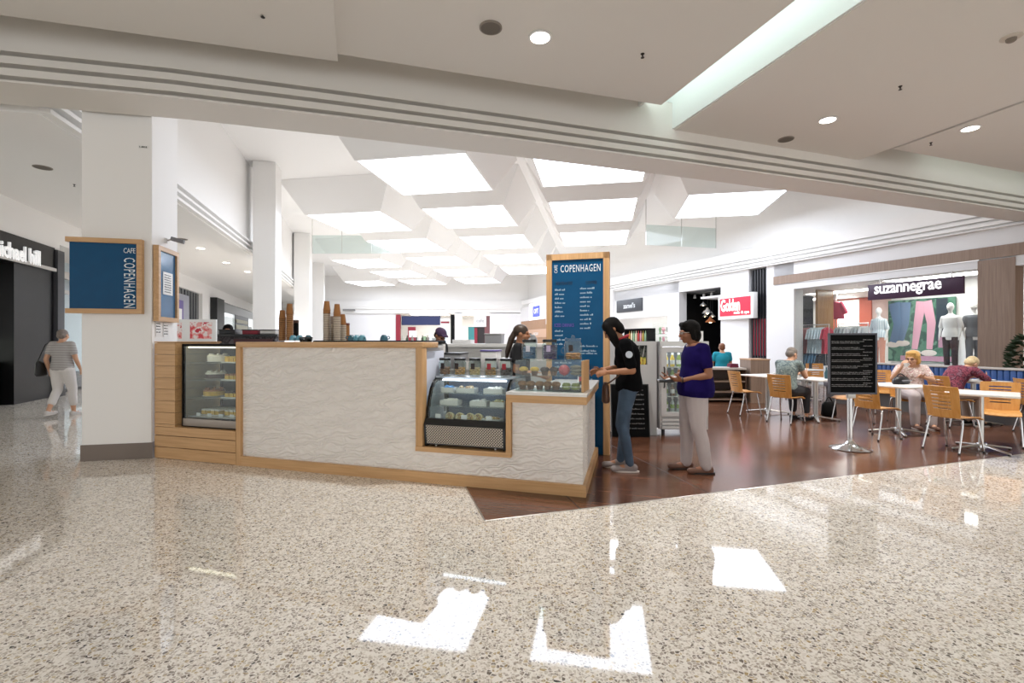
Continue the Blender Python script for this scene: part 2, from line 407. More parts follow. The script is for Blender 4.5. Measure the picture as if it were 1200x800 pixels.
# right-hand bulkhead and court walls
rw = [(.7, 40), (5.29, 25.3), (11.16, 10.95), (14.4, 3.03)]
rwd = (Vector(rw[2])-Vector(rw[1])).normalized()
struct('beam_right', sweep(rw, groove_profile(4.0, 4.70, .9)), PAINT, 'grooved white bulkhead above the shopfronts', angle=25)
struct('wall_right', sweep(rw, [(.9, 4.6), (.6, 4.6), (.6, HU+.3), (.9, HU+.3)]), PAINT, 'white upper wall above the shopfronts')
struct('wall_far', MB().bb(-20, 4, 40.0, 40.4, 3.7, HU+.3).bb(-20, 4, 39.85, 40.1, 4.05, 4.7).bb(-20, 4, 39.8, 40.1, 4.22, 4.4), PAINT, 'white far wall above the distant shops')
struct('ceiling', MB().prism([(-17.6, 40.5), (-5.9, 5.6), (16, 11.6), (.9, 40.5)], HU, HU+.2), PAINT, 'white upper ceiling of the court')

# lower mall ceiling on this side of the beam, built as rafts with open recesses
def off(p, d, v): return Vector(p)+Vector(d)*v
U1, V1 = Vector((math.cos(R(17.4)), math.sin(R(17.4)))), Vector((math.sin(R(17.4)), -math.cos(R(17.4))))   # along the beam / towards the viewer
def quad(a, b, la, lb): return [a, b, b+V1*lb, a+V1*la]
rl0, rl1 = Vector((-4.9, 4.68)), Vector((-1.99, 5.446))
struct('ceiling_raft', MB().prism([rl0-(rl1-rl0)*1.5, rl1+U1*.05, rl1+U1*.05+V1*12, rl0-(rl1-rl0)*1.5+V1*12], 4.52, 4.80), PAINT_WARM, 'dropped white ceiling panel nearest the column')
rc0, rc1 = Vector((-1.93, 5.40)), Vector((2.0, 6.57))
struct('ceiling_raft.001', MB().prism(quad(rc0, rc1, 12, 12), 4.57, 4.80), PAINT_WARM, 'white ceiling panel between the dropped panel and the light trough')
m0, m1 = Vector((2.41, 7.31)), Vector((6.02, 8.53))
e0, e1 = m0+V1*14, m1+V1*14
struct('ceiling_raft.002', MB().prism([m0-V1*.2, m1-V1*.2, e1, e0], 4.55, 4.86), PAINT_WARM, 'white ceiling panel beside the light trough')
q0 = Vector((6.26, 8.04)); q1 = q0+Vector((math.cos(R(18.6)), math.sin(R(18.6))))*9
struct('ceiling_raft.003', MB().prism(quad(q0, q1, 14, 14), 4.555, 4.84), PAINT_WARM, 'white ceiling panel beyond the second recess')
pL, pR = rc1-V1*1.2, m0-V1*.6
struct('ceiling.001', MB().prism([(-16, 2.5), (-5.3, 5.3), (0, 6.75), pL, pL+V1*17, (-16, -9)], 4.93, 5.05), PAINT_WARM, 'upper ceiling seen inside the first recess')
struct('ceiling.007', MB().prism([pR, (16, 12.3), (20, -9), pR+V1*16], 4.93, 5.05), PAINT_WARM, 'upper ceiling seen inside the second recess')
TW = U1*.03
struct('ceiling_trough', MB().prism([pR-TW, pR, e0, e0-TW], 4.561, 5.45).prism([pL, pL+TW, pL+TW+V1*14, pL+V1*14], 4.81, 5.45).prism([pL, pR, e0, pL+V1*15], 5.40, 5.46).prism([pL, pR, pR-V1*.03, pL-V1*.03], 4.9, 5.45), mat('trough_paint', 'eef1ef', .6), 'tall white sides of the ceiling light trough')
# ceiling of the walkway past the column
struct('ceiling.002', MB().prism([(-17.7, 44), (-11.5, 24.5), (-8.6, 15.2), (-6.85, 9.1), (-5.95, 5.5), (-9.6, 4.6), (-30, 4.6), (-30, 44)], HC, HC+.15), PAINT, 'white walkway ceiling with round lights')

# columns
def column(name, x, y, w, d, top, rz, label):
    c = MB().bb(-w, 0, 0, d, 0, top, bevel=.006, seg=1)
    o = struct(name, c, PAINT, label, loc=(x, y, 0), rz=rz)
    b = MB().bb(-w-.008, .008, -.008, d+.008, 0, .19); k = b.build('skirting', GREYBASE, parent=o); k['kind'] = 'structure'
    return o
column('column', -4.325, 5.88, .72, .70, HB+.4, R(13), 'wide white square column beside the wooden counter')
column('column.001', -7.05, 14.6, .62, .75, HU, R(13), 'white column behind the counter, nearest of the three')
column('column.002', -10.0, 24.2, .72, .75, HU, R(13), 'white column behind the paper cups, second along the walkway')
column('column.003', -12.9, 33.5, .75, .75, HU, R(13), 'white column farthest along the walkway')

# skylight coffers: hanging white wells with luminous panels
OG, CV, RV = Vector((-3.74, 11.64)), Vector((4.07, -.77)), Vector((.76, 4.27))
SKY = emission('skylight_diffuser', 'e9f1ff', SKY_L)
def coffer():
    t = thing('skylight', '-', 'ceiling light', (0, 0, HS), R(-10.4))
    w, d, e, h = 2.75, 2.85, .58, HU-HS-.006
    def rect(g, z): return [(-g, -g, z), (w+g, -g, z), (w+g, d+g, z), (-g, d+g, z)]
    MB().rings([rect(0, 0), rect(e, h)], cap=False).rings([rect(-.05, .012), rect(-.05, .3)], cap=False).rings([rect(0, 0), rect(-.05, 0), rect(-.05, .012)], cap=False).add(rect(e, h), [(0, 1, 2, 3)]).add(rect(-.05, .3), [(0, 1, 2, 3)]).build('well', PAINT, t, smooth=False)
    MB().add([(p[0], p[1], .012) for p in rect(-.05, 0)], [(3, 2, 1, 0)]).build('light_panel', SKY, t)
    return t
COF = coffer(); first = True
rown = ['row nearest the beam', 'second row from the beam', 'third row from the beam', 'fourth row from the beam', 'fifth row from the beam', 'sixth row from the beam', 'seventh row from the beam', 'farthest row from the beam']
def xl(y):                                   # left and right limits of the court at a distance
    for a, b in zip(lb, lb[1:]):
        if b[1] <= y <= a[1]: return b[0]+(a[0]-b[0])*(y-b[1])/(a[1]-b[1])
    return -99
def xr(y):
    for a, b in zip(rw, rw[1:]):
        if b[1] <= y <= a[1]: return b[0]+(a[0]-b[0])*(y-b[1])/(a[1]-b[1])
    return 99
for n in range(1, 8):
    row = []
    for k in range(-5, 5):
        p = OG+CV*k+RV*(n-1)
        c = p+CV*.34+RV*.33
        if p.y+3.6 > 39.8 or c.y > 38.5: continue
        if k == 0 and n == 1 or True:
            cs = [p+CV*u+RV*v for u in (-.14, .78) for v in (-.14, .78)]
            if any(q.x < xl(min(q.y, 43))+.05 or q.x > xr(q.y)+.35 for q in cs): continue
            if n == 1 and k >= 2: continue
        row.append((k, p))
    for i, (k, p) in enumerate(row):
        lab = 'square luminous skylight panel, %s, %s' % (rown[n-1], ['first from the walkway side', 'second from the walkway side', 'third from the walkway side', 'fourth from the walkway side', 'fifth from the walkway side'][i])
        if first: o = COF; first = False
        else: o = dup(COF, (0, 0, HS), R(-10.4))
        o.location = (p.x, p.y, HS); o['label'] = lab; o['group'] = 'skylight panels in the court ceiling'

# recess lighting (cove strips) in front of the beam
COVE = emission('cove_light', 'e9fbf6', 3.2)
t = thing('cove_light', 'long white light strip glowing in the ceiling trough', 'ceiling light', (0, 0, 0))
a = pL+U1*.055+V1*.5; b = a+V1*12
MB().prism([a, a+U1*.02, b+U1*.02, b], 4.93, 5.07).build('diffuser', emission('cove_light', 'f4fbf9', 18), t)
MB().prism([a-U1*.02, a, b, b-U1*.02], 4.90, 5.10).prism([a-U1*.02, a+U1*.05, b+U1*.05, b-U1*.02], 4.88, 4.90).build('channel', WHITE, t)
t = thing('cove_light', 'short light strip hidden in the second ceiling recess', 'ceiling light', (0, 0, 0))
a = q0+U1*1.5-V1*.16; b = a+U1*6
MB().prism([a, b, b-V1*.1, a-V1*.1], 4.90, 4.925).build('diffuser', emission('cove_light_soft', 'e9fbf6', 1.6), t)
MB().prism([a, b, b+V1*.02, a+V1*.02], 4.86, 4.928).build('channel', WHITE, t)

# downlights, speakers, sprinklers, detectors on the lower ceilings
LAMP = emission('downlight_lens', 'fff6ea', 9)
def downlight(px, py, h, label, watts, r=.10, grp=None):
    p = AT(px, py, F*(h-CZ)/(400-py)); t = thing('downlight', label, 'ceiling light', (p.x, p.y, h), 0, grp)
    MB().lathe([(r+.025, -.006), (r+.02, -.014), (r, -.014), (r, .0), (r+.025, 0)], n=28).build('trim_ring', WHITE, t)
    MB().cyl((0, 0, -.012), r, .008, 28).build('lens', LAMP, t)
    ld = bpy.data.lights.new('lamp', 'SPOT'); ld.energy = watts*4; ld.spot_size = R(130); ld.spot_blend = .8; ld.shadow_soft_size = .12; ld.color = (1, .97, .94)
    lo = bpy.data.objects.new('lamp', ld); COL.objects.link(lo); lo.parent = t; lo.location = (0, 0, -.05)
downlight(633, 43, 4.57, 'round bright ceiling light beside the round grey speaker', DOWN_W)
downlight(970, 140, 4.55, 'round bright ceiling light between the trough and the second recess', DOWN_W)
downlight(1137, 150, 4.555, 'round bright ceiling light on the panel beyond the second recess', DOWN_W)
downlight(235, 290.5, HC, 'small round walkway light nearest the wide column', 50, .12)
downlight(265, 307.5, HC, 'small round walkway light, middle of the row beside the wide column', 50, .12)
downlight(290, 318, HC, 'small round walkway light closest to the slim white column', 50, .12)
GREYMESH = mat('speaker_mesh', '6f675e', .7, bump=.3, bscale=300)
def round_speaker(px, py, h, label, r=.115):
    p = AT(px, py, F*(h-CZ)/(400-py)); t = thing('ceiling_speaker', label, 'speaker', (p.x, p.y, h))
    MB().lathe([(r, 0), (r, -.01), (r-.015, -.014), (r-.015, 0)], n=28).build('ring', mat('speaker_ring', '8a8178', .5), t)
    MB().cyl((0, 0, -.012), r-.014, .01, 28).build('grille', GREYMESH, t)
round_speaker(575, 32, 4.57, 'round grey ceiling speaker beside the round light')
round_speaker(921, 163, 4.55, 'small round grey ceiling speaker close above the beam')
round_speaker(50, 196, HC, 'round grey ceiling speaker over the walkway beside the column', .14)
round_speaker(213, 280, HC, 'thin grey vent disc on the walkway ceiling beside the column', .16)
def sprinkler(px, py, h, label):
    p = AT(px, py, F*(h-CZ)/(400-py)); t = thing('sprinkler', label, 'sprinkler', (p.x, p.y, h))
    MB().lathe([(.022, 0), (.022, -.004), (.01, -.012), (.007, -.03)], n=14).build('rosette', mat('dark_metal', '3c3630', .4, .6), t)
    MB().lathe([(.006, -.028), (.006, -.04), (.02, -.042), (.02, -.045)], n=12).build('deflector', MATS['dark_metal'], t)
sprinkler(308, 15, 4.55, 'dark sprinkler head on the dropped ceiling panel')
sprinkler(753, 63, 4.57, 'dark sprinkler head beside the light trough')
sprinkler(1055, 101, 4.55, 'dark sprinkler head between two round lights')
sprinkler(1091, 167, 4.555, 'dark sprinkler head close to the second ceiling recess')
sprinkler(87, 216, HC, 'dark sprinkler head beside the wide column')
p = AT(1185, 43, F*(4.555-CZ)/357); t = thing('smoke_detector', 'round white smoke detector with a dark middle on the ceiling', 'smoke detector', (p.x, p.y, 4.555))
MB().lathe([(.09, 0), (.09, -.012), (.06, -.022), (.045, -.022)], n=26).build('base', mat('ivory', 'cfc6ba', .5), t)
MB().lathe([(.045, -.02), (.042, -.045), (.03, -.055), (.001, -.056)], n=22).build('sensor', mat('detector_grey', '857b70', .5), t)

# glass smoke baffles hung under the skylights
def baffle(a, b, z0, z1, n, label):
    a, b = Vector(a), Vector(b); L = (b-a).length; ang = math.atan2(b.y-a.y, b.x-a.x)
    t = thing('smoke_baffle', label, 'glass screen', (a.x, a.y, z0), ang)
    for i in range(n):
        MB().bb(i*L/n+.01, (i+1)*L/n-.01, -.005, .005, 0, z1-z0).build('pane', GREENGLASS, t)
    m = MB()
    for i in range(n+1): m.bb(i*L/n-.008, i*L/n+.008, -.012, .012, 0, HU+.05-z0)
    m.build('hanger', STEEL, t)
p0, p1 = AT(757, 287, 18.0), AT(839, 286, 18.6); baffle(p0.xy, p1.xy, p0.z, p0.z+.75, 2, 'clear glass smoke baffle hanging above the red shop sign')
p0, p1 = AT(366, 297, 21.5), AT(470, 297, 21.5); baffle(p0.xy, p1.xy, p0.z, p0.z+.8, 3, 'greenish glass smoke baffle hanging over the paper cups')
# ================================================================ THE CAFE COUNTER
CA = R(-17.06); C0 = Vector((.662, 4.38, 0)); CM = Matrix.Translation(C0) @ Matrix.Rotation(CA, 4, 'Z')
def cw(x, y, z=0): return CM @ Vector((x, y, z))       # counter frame: x along the front, y into the cafe
CREAM = mat('white_laminate_body', 'dcdad8', .45)
TOPW = mat('stone_top', 'e4e2df', .25)
cc = thing('cafe_counter', 'long white counter with wavy relief front, oak trim and a low serving end', 'counter', C0, CA)
m = MB(); m.bb(-3.90, -1.66, .035, .06, .107, 1.335).bb(-1.66, -.70, .035, .06, .107, .32).bb(-.70, -.035, .035, .06, .107, .835)
m.build('front_panel', RELIEF, cc)['label'] = 'white panel with wavy relief'
m = MB(); m.rings([[(-.035, .036, z), (-.035-.0986, 1.62, z), (-.06-.0986, 1.62, z), (-.06, .036, z)] for z in (.107, .835)]); m.build('end_panel', RELIEF, cc)
MB().prism([(-3.954, 0), (0, 0), (-.0986, 1.66), (-.17, 1.66), (-.07, .07), (-3.954, .07)], 0, .107).build('kickboard', OAK, cc)
m = MB(); m.bb(-3.962, -1.62, -.004, .36, 1.335, 1.395, bevel=.008); m.build('timber_cap', OAK, cc)
m = MB(); m.bb(-3.958, -3.895, -.002, .40, .0, 1.336); m.build('timber_post', OAKZ, cc)
m = MB(); m.bb(-1.70, -1.625, -.002, .11, .355, 1.37, bevel=.012); m.build('timber_post', OAKZ, cc)
MB().bb(-1.70, -1.66, .112, .585, .357, 1.30, bevel=.004).build('inner_side', mat('pale_cabinet', 'd3d9e8', .35), cc)['label'] = 'pale blue-white side panel'
m = MB(); m.bb(-1.70, -.705, -.002, .62, .31, .356); m.build('niche_sill', OAK, cc)
m = MB(); m.bb(-.752, -.705, -.002, .62, .356, .84); m.build('niche_post', OAKZ, cc)
m = MB(); m.prism([(-.75, -.004), (.004, -.004), (-.0946, 1.665), (-.16, 1.665), (-.06, .05), (-.75, .05)], .832, .902); m.build('worktop_edge', OAK, cc)
m = MB(); m.prism([(-.75, -.01), (.01, -.01), (-.088, 1.67), (-.62, 1.67), (-.62, .66), (-.75, .66)], .902, .928); m.build('worktop', TOPW, cc)
m = MB(); m.bb(-3.89, -1.71, .06, .58, .0, 1.334).bb(-1.71, -.71, .06, .62, 0, .31).bb(-.70, -.07, .06, .62, 0, .84).prism([(-.60, .62), (-.07, .62), (-.17, 1.64), (-.60, 1.64)], 0, .84)
m.build('carcass', CREAM, cc)
m = MB(); m.bb(-3.95, -1.66, .36, .62, 1.334, 1.352); m.build('staff_shelf', TOPW, cc)

# wooden section that frames the cake fridge
wc = thing('timber_counter', 'oak plank counter between the wide column and the white counter', 'counter', C0, CA)
m = MB()
for i in range(10):
    z0, z1 = i*.1386, (i+1)*.1386-.004
    if z0 < .37: m.bb(-5.20, -3.965, 0, .03, z0+.004, min(z1, .376))
    if z1 > .38: m.bb(-5.20, -4.875, 0, .03, max(z0, .38), z1)
m.build('front_planks', OAK, wc)
m = MB()
for i in range(10):
    z0, z1 = max(i*.1386, .384), (i+1)*.1386-.004
    if z1 > .39: m.bb(-4.905, -4.876, .031, .62, z0, z1)
m.bb(-4.875, -3.965, .0, .62, .374, .384); m.build('reveal', OAK, wc)
MB().bb(-5.20, -4.875, -.004, .64, 1.386, 1.40).build('cap', OAK, wc)
MB().bb(-5.195, -3.97, .03, .6, 0, .37).bb(-5.195, -4.91, .03, .6, .37, 1.386).build('carcass', DARKWOOD, wc)

# cake fridge
fr = thing('cake_fridge', 'upright glass cake fridge with black frame set in the oak counter', 'display fridge', cw(-4.84, .06, .387), CA)
W, D, H = .84, .56, .985
m = MB(); m.bb(0, .028, 0, .03, 0, H).bb(W-.028, W, 0, .03, 0, H).bb(0, W, 0, D, H-.03, H).bb(0, .028, D-.03, D, 0, H).bb(W-.028, W, D-.03, D, 0, H).bb(0, W, 0, D, 0, .012)
m.build('frame', MATTBLACK, fr)
MB().bb(.03, W, -.012, 0.0, .012, .10, bevel=.004).build('base_panel', mat('satin_panel', '9c9288', .45, .3), fr)
MB().bb(.005, W-.005, D-.012, D-.004, .012, H-.03).build('back_panel', mat('fridge_back', '39423f', .3), fr)
MB().bb(.028, W-.028, .006, .012, .10, H-.03).build('front_glass', GLASS, fr)
MB().bb(.006, .012, .03, D-.03, .012, H-.03).build('side_glass', GREENGLASS, fr)
MB().bb(.04, W-.04, .05, .08, H-.05, H-.034).build('light_tube', emission('fridge_light', 'fff3d6', 2.2), fr)
SHZ = [.12, .34, .55, .76]
for k, z in enumerate(SHZ): MB().bb(.03, W-.03, .05, D-.03, z-.008, z).build('shelf', GLASS if k else STEEL, fr)
def fw(x, y, z): return cw(-4.84+x, .06+y, .387+z)
CAKE = mat('yellow_sponge', 'd9b14a', .8, noise=.15, nscale=30); CHOC = mat('chocolate', '3a2116', .5, noise=.2); ICING = mat('white_icing', 'ece6da', .6); GLAZE = mat('caramel_glaze', 'a5672b', .35)
PLATE = mat('china_white', 'e8e6e2', .2)
def slice_tray(x, z, label, kind):
    t = thing('cake_tray', label, 'cake', fw(x, .27, SHZ[z]), CA)
    MB().bb(-.16, .16, -.15, .15, 0, .012, bevel=.004).build('tray', PLATE, t)
    m = MB()
    for i in range(4):
        a = -.13+i*.07
        m.cur = 0; m.bb(a, a+.055, -.12, .12, .012, .055); m.cur = 1; m.bb(a-.001, a+.056, -.121, .121, .055, .075, bevel=.004)
    m.build('slices', [CAKE, kind], t)
def round_cake(x, z, label, top, side):
    t = thing('cake', label, 'cake', fw(x, .25, SHZ[z]), CA)
    MB().lathe([(.06, 0), (.13, .008), (.135, .014), (.001, .014)], n=26).build('plate', PLATE, t)
    m = MB(); m.lathe([(.115, .014), (.118, .07), (.11, .078)], n=26); m.build('sponge', side, t)
    m = MB(); m.lathe([(.119, .066), (.117, .08), (.10, .09), (.001, .09)], n=26)
    for i in range(8): m.ell((.085*math.cos(i*.785), .085*math.sin(i*.785), .095), (.016, .016, .014), n=10, m=6)
    m.build('icing', top, t)
slice_tray(.26, 0, 'tray of pale slices on the bottom shelf, left half of the cake fridge', ICING)
slice_tray(.62, 0, 'tray of pale slices on the bottom shelf, beside the white counter', ICING)
round_cake(.22, 1, 'yellow glazed cake on the second shelf of the cake fridge', GLAZE, CAKE)
slice_tray(.62, 1, 'chocolate topped yellow slices on the second shelf of the cake fridge', CHOC)
round_cake(.25, 2, 'white topped chocolate cake on the third shelf of the cake fridge', ICING, CHOC)
slice_tray(.62, 2, 'caramel slices on the third shelf of the cake fridge', GLAZE)
round_cake(.28, 3, 'whipped white cake on the top shelf of the cake fridge', ICING, ICING)
slice_tray(.62, 3, 'yellow iced slices on the top shelf of the cake fridge', CAKE)
for i in range(4):
    o = MB().box((0, 0, .02), (.06, .004, .035)).build('price_card', WHITE, loc=fw(.17+.17*i, .075, SHZ[0]), rz=CA)
    tag(o, 'small white price card on the bottom shelf of the cake fridge', 'price card', 'price cards in the cake fridge')

# curved glass counter display in the niche
ds = thing('sandwich_display', 'curved glass chilled display with perforated steel front in the counter niche', 'display fridge', cw(-1.615, .02, .359), CA)
W = .845
prof = [(.05, .28), (.055, .36), (.085, .47), (.13, .57), (.19, .635), (.26, .665)]
out = [(.02, .0), (.0, .22), (.03, .265)]+prof+[(.56, .668), (.56, 0)]
for x0 in (0, W-.022):
    m = MB(); n = len(out); inn = [(y*.86+.05, z*.88+.045) for y, z in out]
    vs = [(x, *p) for x in (x0, x0+.022) for q in (out, inn) for p in q]; fs = []
    for i in range(n):
        j = (i+1) % n
        fs += [(i, j, n+j, n+i), (2*n+i, 3*n+i, 3*n+j, 2*n+j), (i, 2*n+i, 2*n+j, j), (n+i, n+j, 3*n+j, 3*n+i)]
    m.add(vs, fs).build('side_frame', GLOSSBLACK, ds)
    MB().prism_x(inn, x0+.008, x0+.013).build('side_glass', GLASS, ds)
MB().rings([[(x, y, z) for y, z in prof+[(y+.006, z-.004) for y, z in prof[::-1]]] for x in (.022, W-.022)]).build('curved_glass', GLASS, ds)
MB().bb(.0, W, .24, .56, .662, .68, bevel=.005).build('top_panel', mat('grey_glass_top', '9aa2a8', .15), ds)
MB().prism_x([(.02, .03), (-.004, .215), (.02, .215), (.045, .03)], .022, W-.022).build('front_panel', mat_perf(), ds)['label'] = 'perforated steel vent panel'
MB().prism_x([(-.006, .215), (.03, .275), (.06, .275), (.06, .215)], .0, W).build('ledge', BLACK, ds)
MB().bb(.0, W, .02, .56, .02, .04).bb(.02, W-.02, .06, .55, .215, .23).build('deck', BLACK, ds)
MB().bb(.02, W-.02, .545, .56, .04, .66).build('back_panel', mat('cool_back', '6f7f9b', .25), ds)
MB().bb(.10, W-.06, .22, .25, .640, .655).build('light_tube', emission('cool_light', 'e6efff', 4), ds)
for z, y0 in ((.39, .12), (.515, .18)): MB().bb(.03, W-.03, y0, .5, z-.007, z).build('shelf', GLASS, ds)
for x in (.11, W-.11): MB().cyl((x, .05, -.0), .013, .03, 12).build('foot', STEEL, ds)
def dw(x, y, z): return cw(-1.615+x, .02+y, .359+z)
WRAP = mat('tortilla', 'd3c08e', .8, noise=.12, nscale=40); FILL = mat_blotch('wrap_filling', ['8a9a4a', 'c9a04d', '6b4226', 'd8cf9b'], 60)
for i, x in enumerate((.20, .31, .42, .51)):
    t = thing('wrap', 'cut round wrap with pale filling on the floor of the curved display', 'wrap', dw(x, .17, .23), CA, 'cut wraps in the curved display')
    m = MB(Matrix.Translation((0, 0, .048)) @ Matrix.Rotation(R(75), 4, 'X')); m.lathe([(.046, -.05), (.047, .0), (.04, .006)], n=20); m.build('wrap_roll', WRAP, t)
    m = MB(Matrix.Translation((0, 0, .048)) @ Matrix.Rotation(R(75), 4, 'X')); m.lathe([(.037, 0), (.036, .008), (.001, .01)], n=20); m.build('filling', FILL, t)
def tub(x, y, z, w, label, fill):
    t = thing('food_tub', label, 'food tub', dw(x, y, z), CA)
    MB().bb(-w/2, w/2, -.06, .06, 0, .012, bevel=.003).bb(-w/2, w/2, -.06, -.054, .01, .05).bb(-w/2, w/2, .054, .06, .01, .05).bb(-w/2, -w/2+.006, -.06, .06, .01, .05).bb(w/2-.006, w/2, -.06, .06, .01, .05).build('tray', PLATE, t)
    m = MB(); rr = random.Random(int(x*1000+z*77))
    for i in range(9): m.ell((rr.uniform(-w/2+.03, w/2-.03), rr.uniform(-.035, .035), .04+rr.uniform(0, .012)), (.026, .02, .02), n=10, m=6)
    m.build('filling', fill, t)
tub(.66, .17, .23, .18, 'tray of filled rolls on the floor of the curved display', FILL)
tub(.18, .25, .39, .2, 'white tray of pale sandwiches on the middle shelf, walkway end', ICING)
tub(.50, .25, .39, .18, 'white tray with paper wrapped rolls on the middle shelf', PLATE)
tub(.70, .25, .39, .15, 'white tray of salad sandwiches on the middle shelf, customer end', mat_blotch('salad', ['7f9a4f', 'd6cfa8', 'b9874a'], 70))
tub(.14, .30, .515, .14, 'tray with blue wrapped snacks on the top shelf of the curved display', mat('blue_wrap', '4f8fc4', .4))
tub(.34, .30, .515, .2, 'tray of brown slices on the top shelf of the curved display', mat_blotch('nut_slice', ['6b4a33', 'b99a72', 'd8cbb4'], 60))
tub(.64, .30, .515, .2, 'tray of white rolls on the top shelf of the curved display', ICING)
for x in (.12, .40, .66):
    o = MB().box((0, 0, .022), (.06, .004, .04)).build('price_card', WHITE, loc=dw(x, .07, .275), rz=CA)
    tag(o, 'small white price card at the front of the curved display', 'price card', 'price cards in the curved display')

# cookie jars standing on the display
def jar(pos, r, h, label, fill, fillh, card=None, lid=BLACK, knob=False, sq=1.0):
    t = thing('cookie_jar', label, 'jar', pos, CA)
    MB().lathe([(r*.93, 0), (r, .01), (r, h*.74), (r*.86, h*.84), (r*.86, h*.86), (r*.82, h*.86), (r*.83, h*.83), (r*.955, h*.73), (r*.955, .012), (.001, .01)], n=26, sy=sq).build('glass_body', GLASS, t)
    MB().lathe([(r*.9, h*.86), (r*.93, h*.87), (r*.93, h*.98), (r*.88, h), (.001, h)], n=26, sy=sq).build('lid', lid, t)
    if knob: MB().ell((0, 0, h+.014), (.018, .018, .018)).build('knob', GLASS, t)
    m = MB(); rr = random.Random(int(pos[0]*991))
    for k in range(max(2, int(fillh/.018))):
        for i in range(5):
            a = i*1.257+k*.6; q = r*.52
            m.ell((q*math.cos(a), q*sq*math.sin(a), .02+k*.019), (r*.38, r*.38*sq, .013), n=10, m=5)
    m.build('biscuits', fill, t)
    if card:
        MB().box((rr.uniform(-.01, .01), -r*sq-.003, h*.55), (.042, .003, .06), bevel=.001).build('card', card, t)
    return t
BISC = [mat('biscuit_brown', '8a5a34', .8, noise=.2, nscale=40), mat('biscuit_gold', 'c79246', .8, noise=.2, nscale=40), mat('biscuit_pale', 'd8bb84', .8, noise=.15, nscale=40), mat('biscuit_mix', 'b0803f', .8, noise=.3, nscale=40), mat('biscuit_dark', '4a2a20', .7, noise=.3, nscale=40)]
DARKCARD, REDCARD = mat('dark_card', '2a1c1c', .5), mat('red_card', 'a3202e', .5)
for i, (px, lab) in enumerate(((521.5, 'cookie jar with brown biscuits and a dark card, closest to the high counter'), (539, 'cookie jar with golden biscuits and a dark card, second on the display'), (556.5, 'cookie jar with pale biscuits and a tilted dark card, middle of the display'), (575, 'cookie jar with a red card, fourth on the display'), (593, 'dark filled cookie jar with red card, next to the acrylic case'))):
    k = (px-600)/F; y = .43                                    # on the display top
    # solve for x in the counter frame on the line y = .43 seen at px
    ca, sa = math.cos(CA), math.sin(CA)
    x = (k*(C0.y+y*ca)-(C0.x-y*sa))/(ca-k*sa)
    jar(cw(x, y, 1.041), .066, .185, lab, BISC[i], .075, DARKCARD if i not in (3, 4) else REDCARD)

# acrylic muffin case at the serving end
ac = thing('muffin_case', 'two tier clear acrylic muffin case with oak ends on the serving counter', 'display case', cw(-.70, .12, .930), CA)
W, D, H = .66, .36, .29
MB().bb(W-.02, W, .0, D, 0, H).build('end_board', OAKZ, ac)
MB().bb(0, .008, .0, D, 0, H).build('end_pane', GLASS, ac)
MB().bb(.008, W-.02, 0, .006, .005, H).build('front_pane', GLASS, ac)
for z in (0, .142, H-.006): MB().bb(.008, W-.02, .0, D, z, z+.006).build('shelf', GREENGLASS, ac)
MB().bb(.3, W-.03, .02, D-.02, .006, .012).build('tray', MATTBLACK, ac)
def aw(x, y, z): return cw(-.70+x, .12+y, .931+z)
def muffin(x, z, label, colr, y=.10, s=1, grp=None):
    t = thing('muffin', label, 'muffin', aw(x, y, z), CA, grp)
    MB().lathe([(.026*s, 0), (.036*s, .04*s), (.001, .04*s)], n=16).build('paper_case', mat('muffin_paper', '6b4a35', .8), t)
    MB().lathe([(.036*s, .036*s), (.046*s, .046*s), (.042*s, .062*s), (.025*s, .075*s), (.001, .078*s)], n=16).build('crown', colr, t)
YM = mat('yellow_muffin', 'd3a93e', .8, noise=.2, nscale=50); DM = mat('dark_muffin', '38231d', .8, noise=.3, nscale=50); BM = mat('brown_muffin', '9a6a3e', .8, noise=.3, nscale=50); GM = mat('green_macaron', '9aa552', .7, noise=.1)
muffin(.06, .148, 'yellow muffin on the upper tier, end nearest the cookie jars', YM); muffin(.17, .148, 'yellow muffin on the upper tier, second from the cookie jars', YM)
muffin(.27, .148, 'dark chocolate muffin on the upper tier beside the yellow muffins', DM); muffin(.36, .148, 'dark chocolate muffin on the upper tier beside the pink bag', DM)
t = thing('sweet_bag', 'clear bag of pink sweets on the upper tier of the muffin case', 'bag of sweets', aw(.46, .1, .148), CA)
m = MB(); m.ell((0, 0, .05), (.055, .045, .05)); m.build('sweets', mat('pink_sweets', 'c8505a', .5, noise=.25, nscale=60), t)
MB().lathe([(.03, .085), (.012, .105), (.035, .125)], n=14).build('bag_neck', GLASS, t)
t = thing('pastry_bag', 'clear bag of pale pastries on the upper tier, oak end', 'bag of pastries', aw(.57, .1, .148), CA)
m = MB()
for i in range(3): m.ell((0, 0, .02+i*.03), (.055, .045, .018))
m.build('pastries', mat('pale_pastry', '8f8372', .7, noise=.2), t)
MB().ell((0, 0, .052), (.062, .052, .052)).build('bag', GLASS, t)
for i, x in enumerate((.05, .13, .22, .30, .38)):
    muffin(x, .006, ['brown biscuit cluster on the lower tier, end nearest the cookie jars', 'brown biscuit cluster on the lower tier, second from the cookie jars', 'nutty brown cluster on the lower tier under the dark muffins', 'nutty brown cluster on the lower tier beside the black tray', 'crumbly brown cluster on the edge of the black tray'][i], BM, s=1.05)
for x, l in ((.48, 'pale green macaron bun on the black tray, away from the oak end'), (.57, 'pale green macaron bun on the black tray, by the oak end')):
    t = thing('bun', l, 'bun', aw(x, .1, .012), CA)
    MB().lathe([(.03, 0), (.042, .012), (.04, .026), (.001, .026)], n=18).build('base', GM, t); MB().lathe([(.037, .026), (.037, .034), (.001, .034)], n=18).build('filling', ICING, t); MB().lathe([(.041, .034), (.042, .046), (.03, .062), (.001, .066)], n=18).build('crown', GM, t)
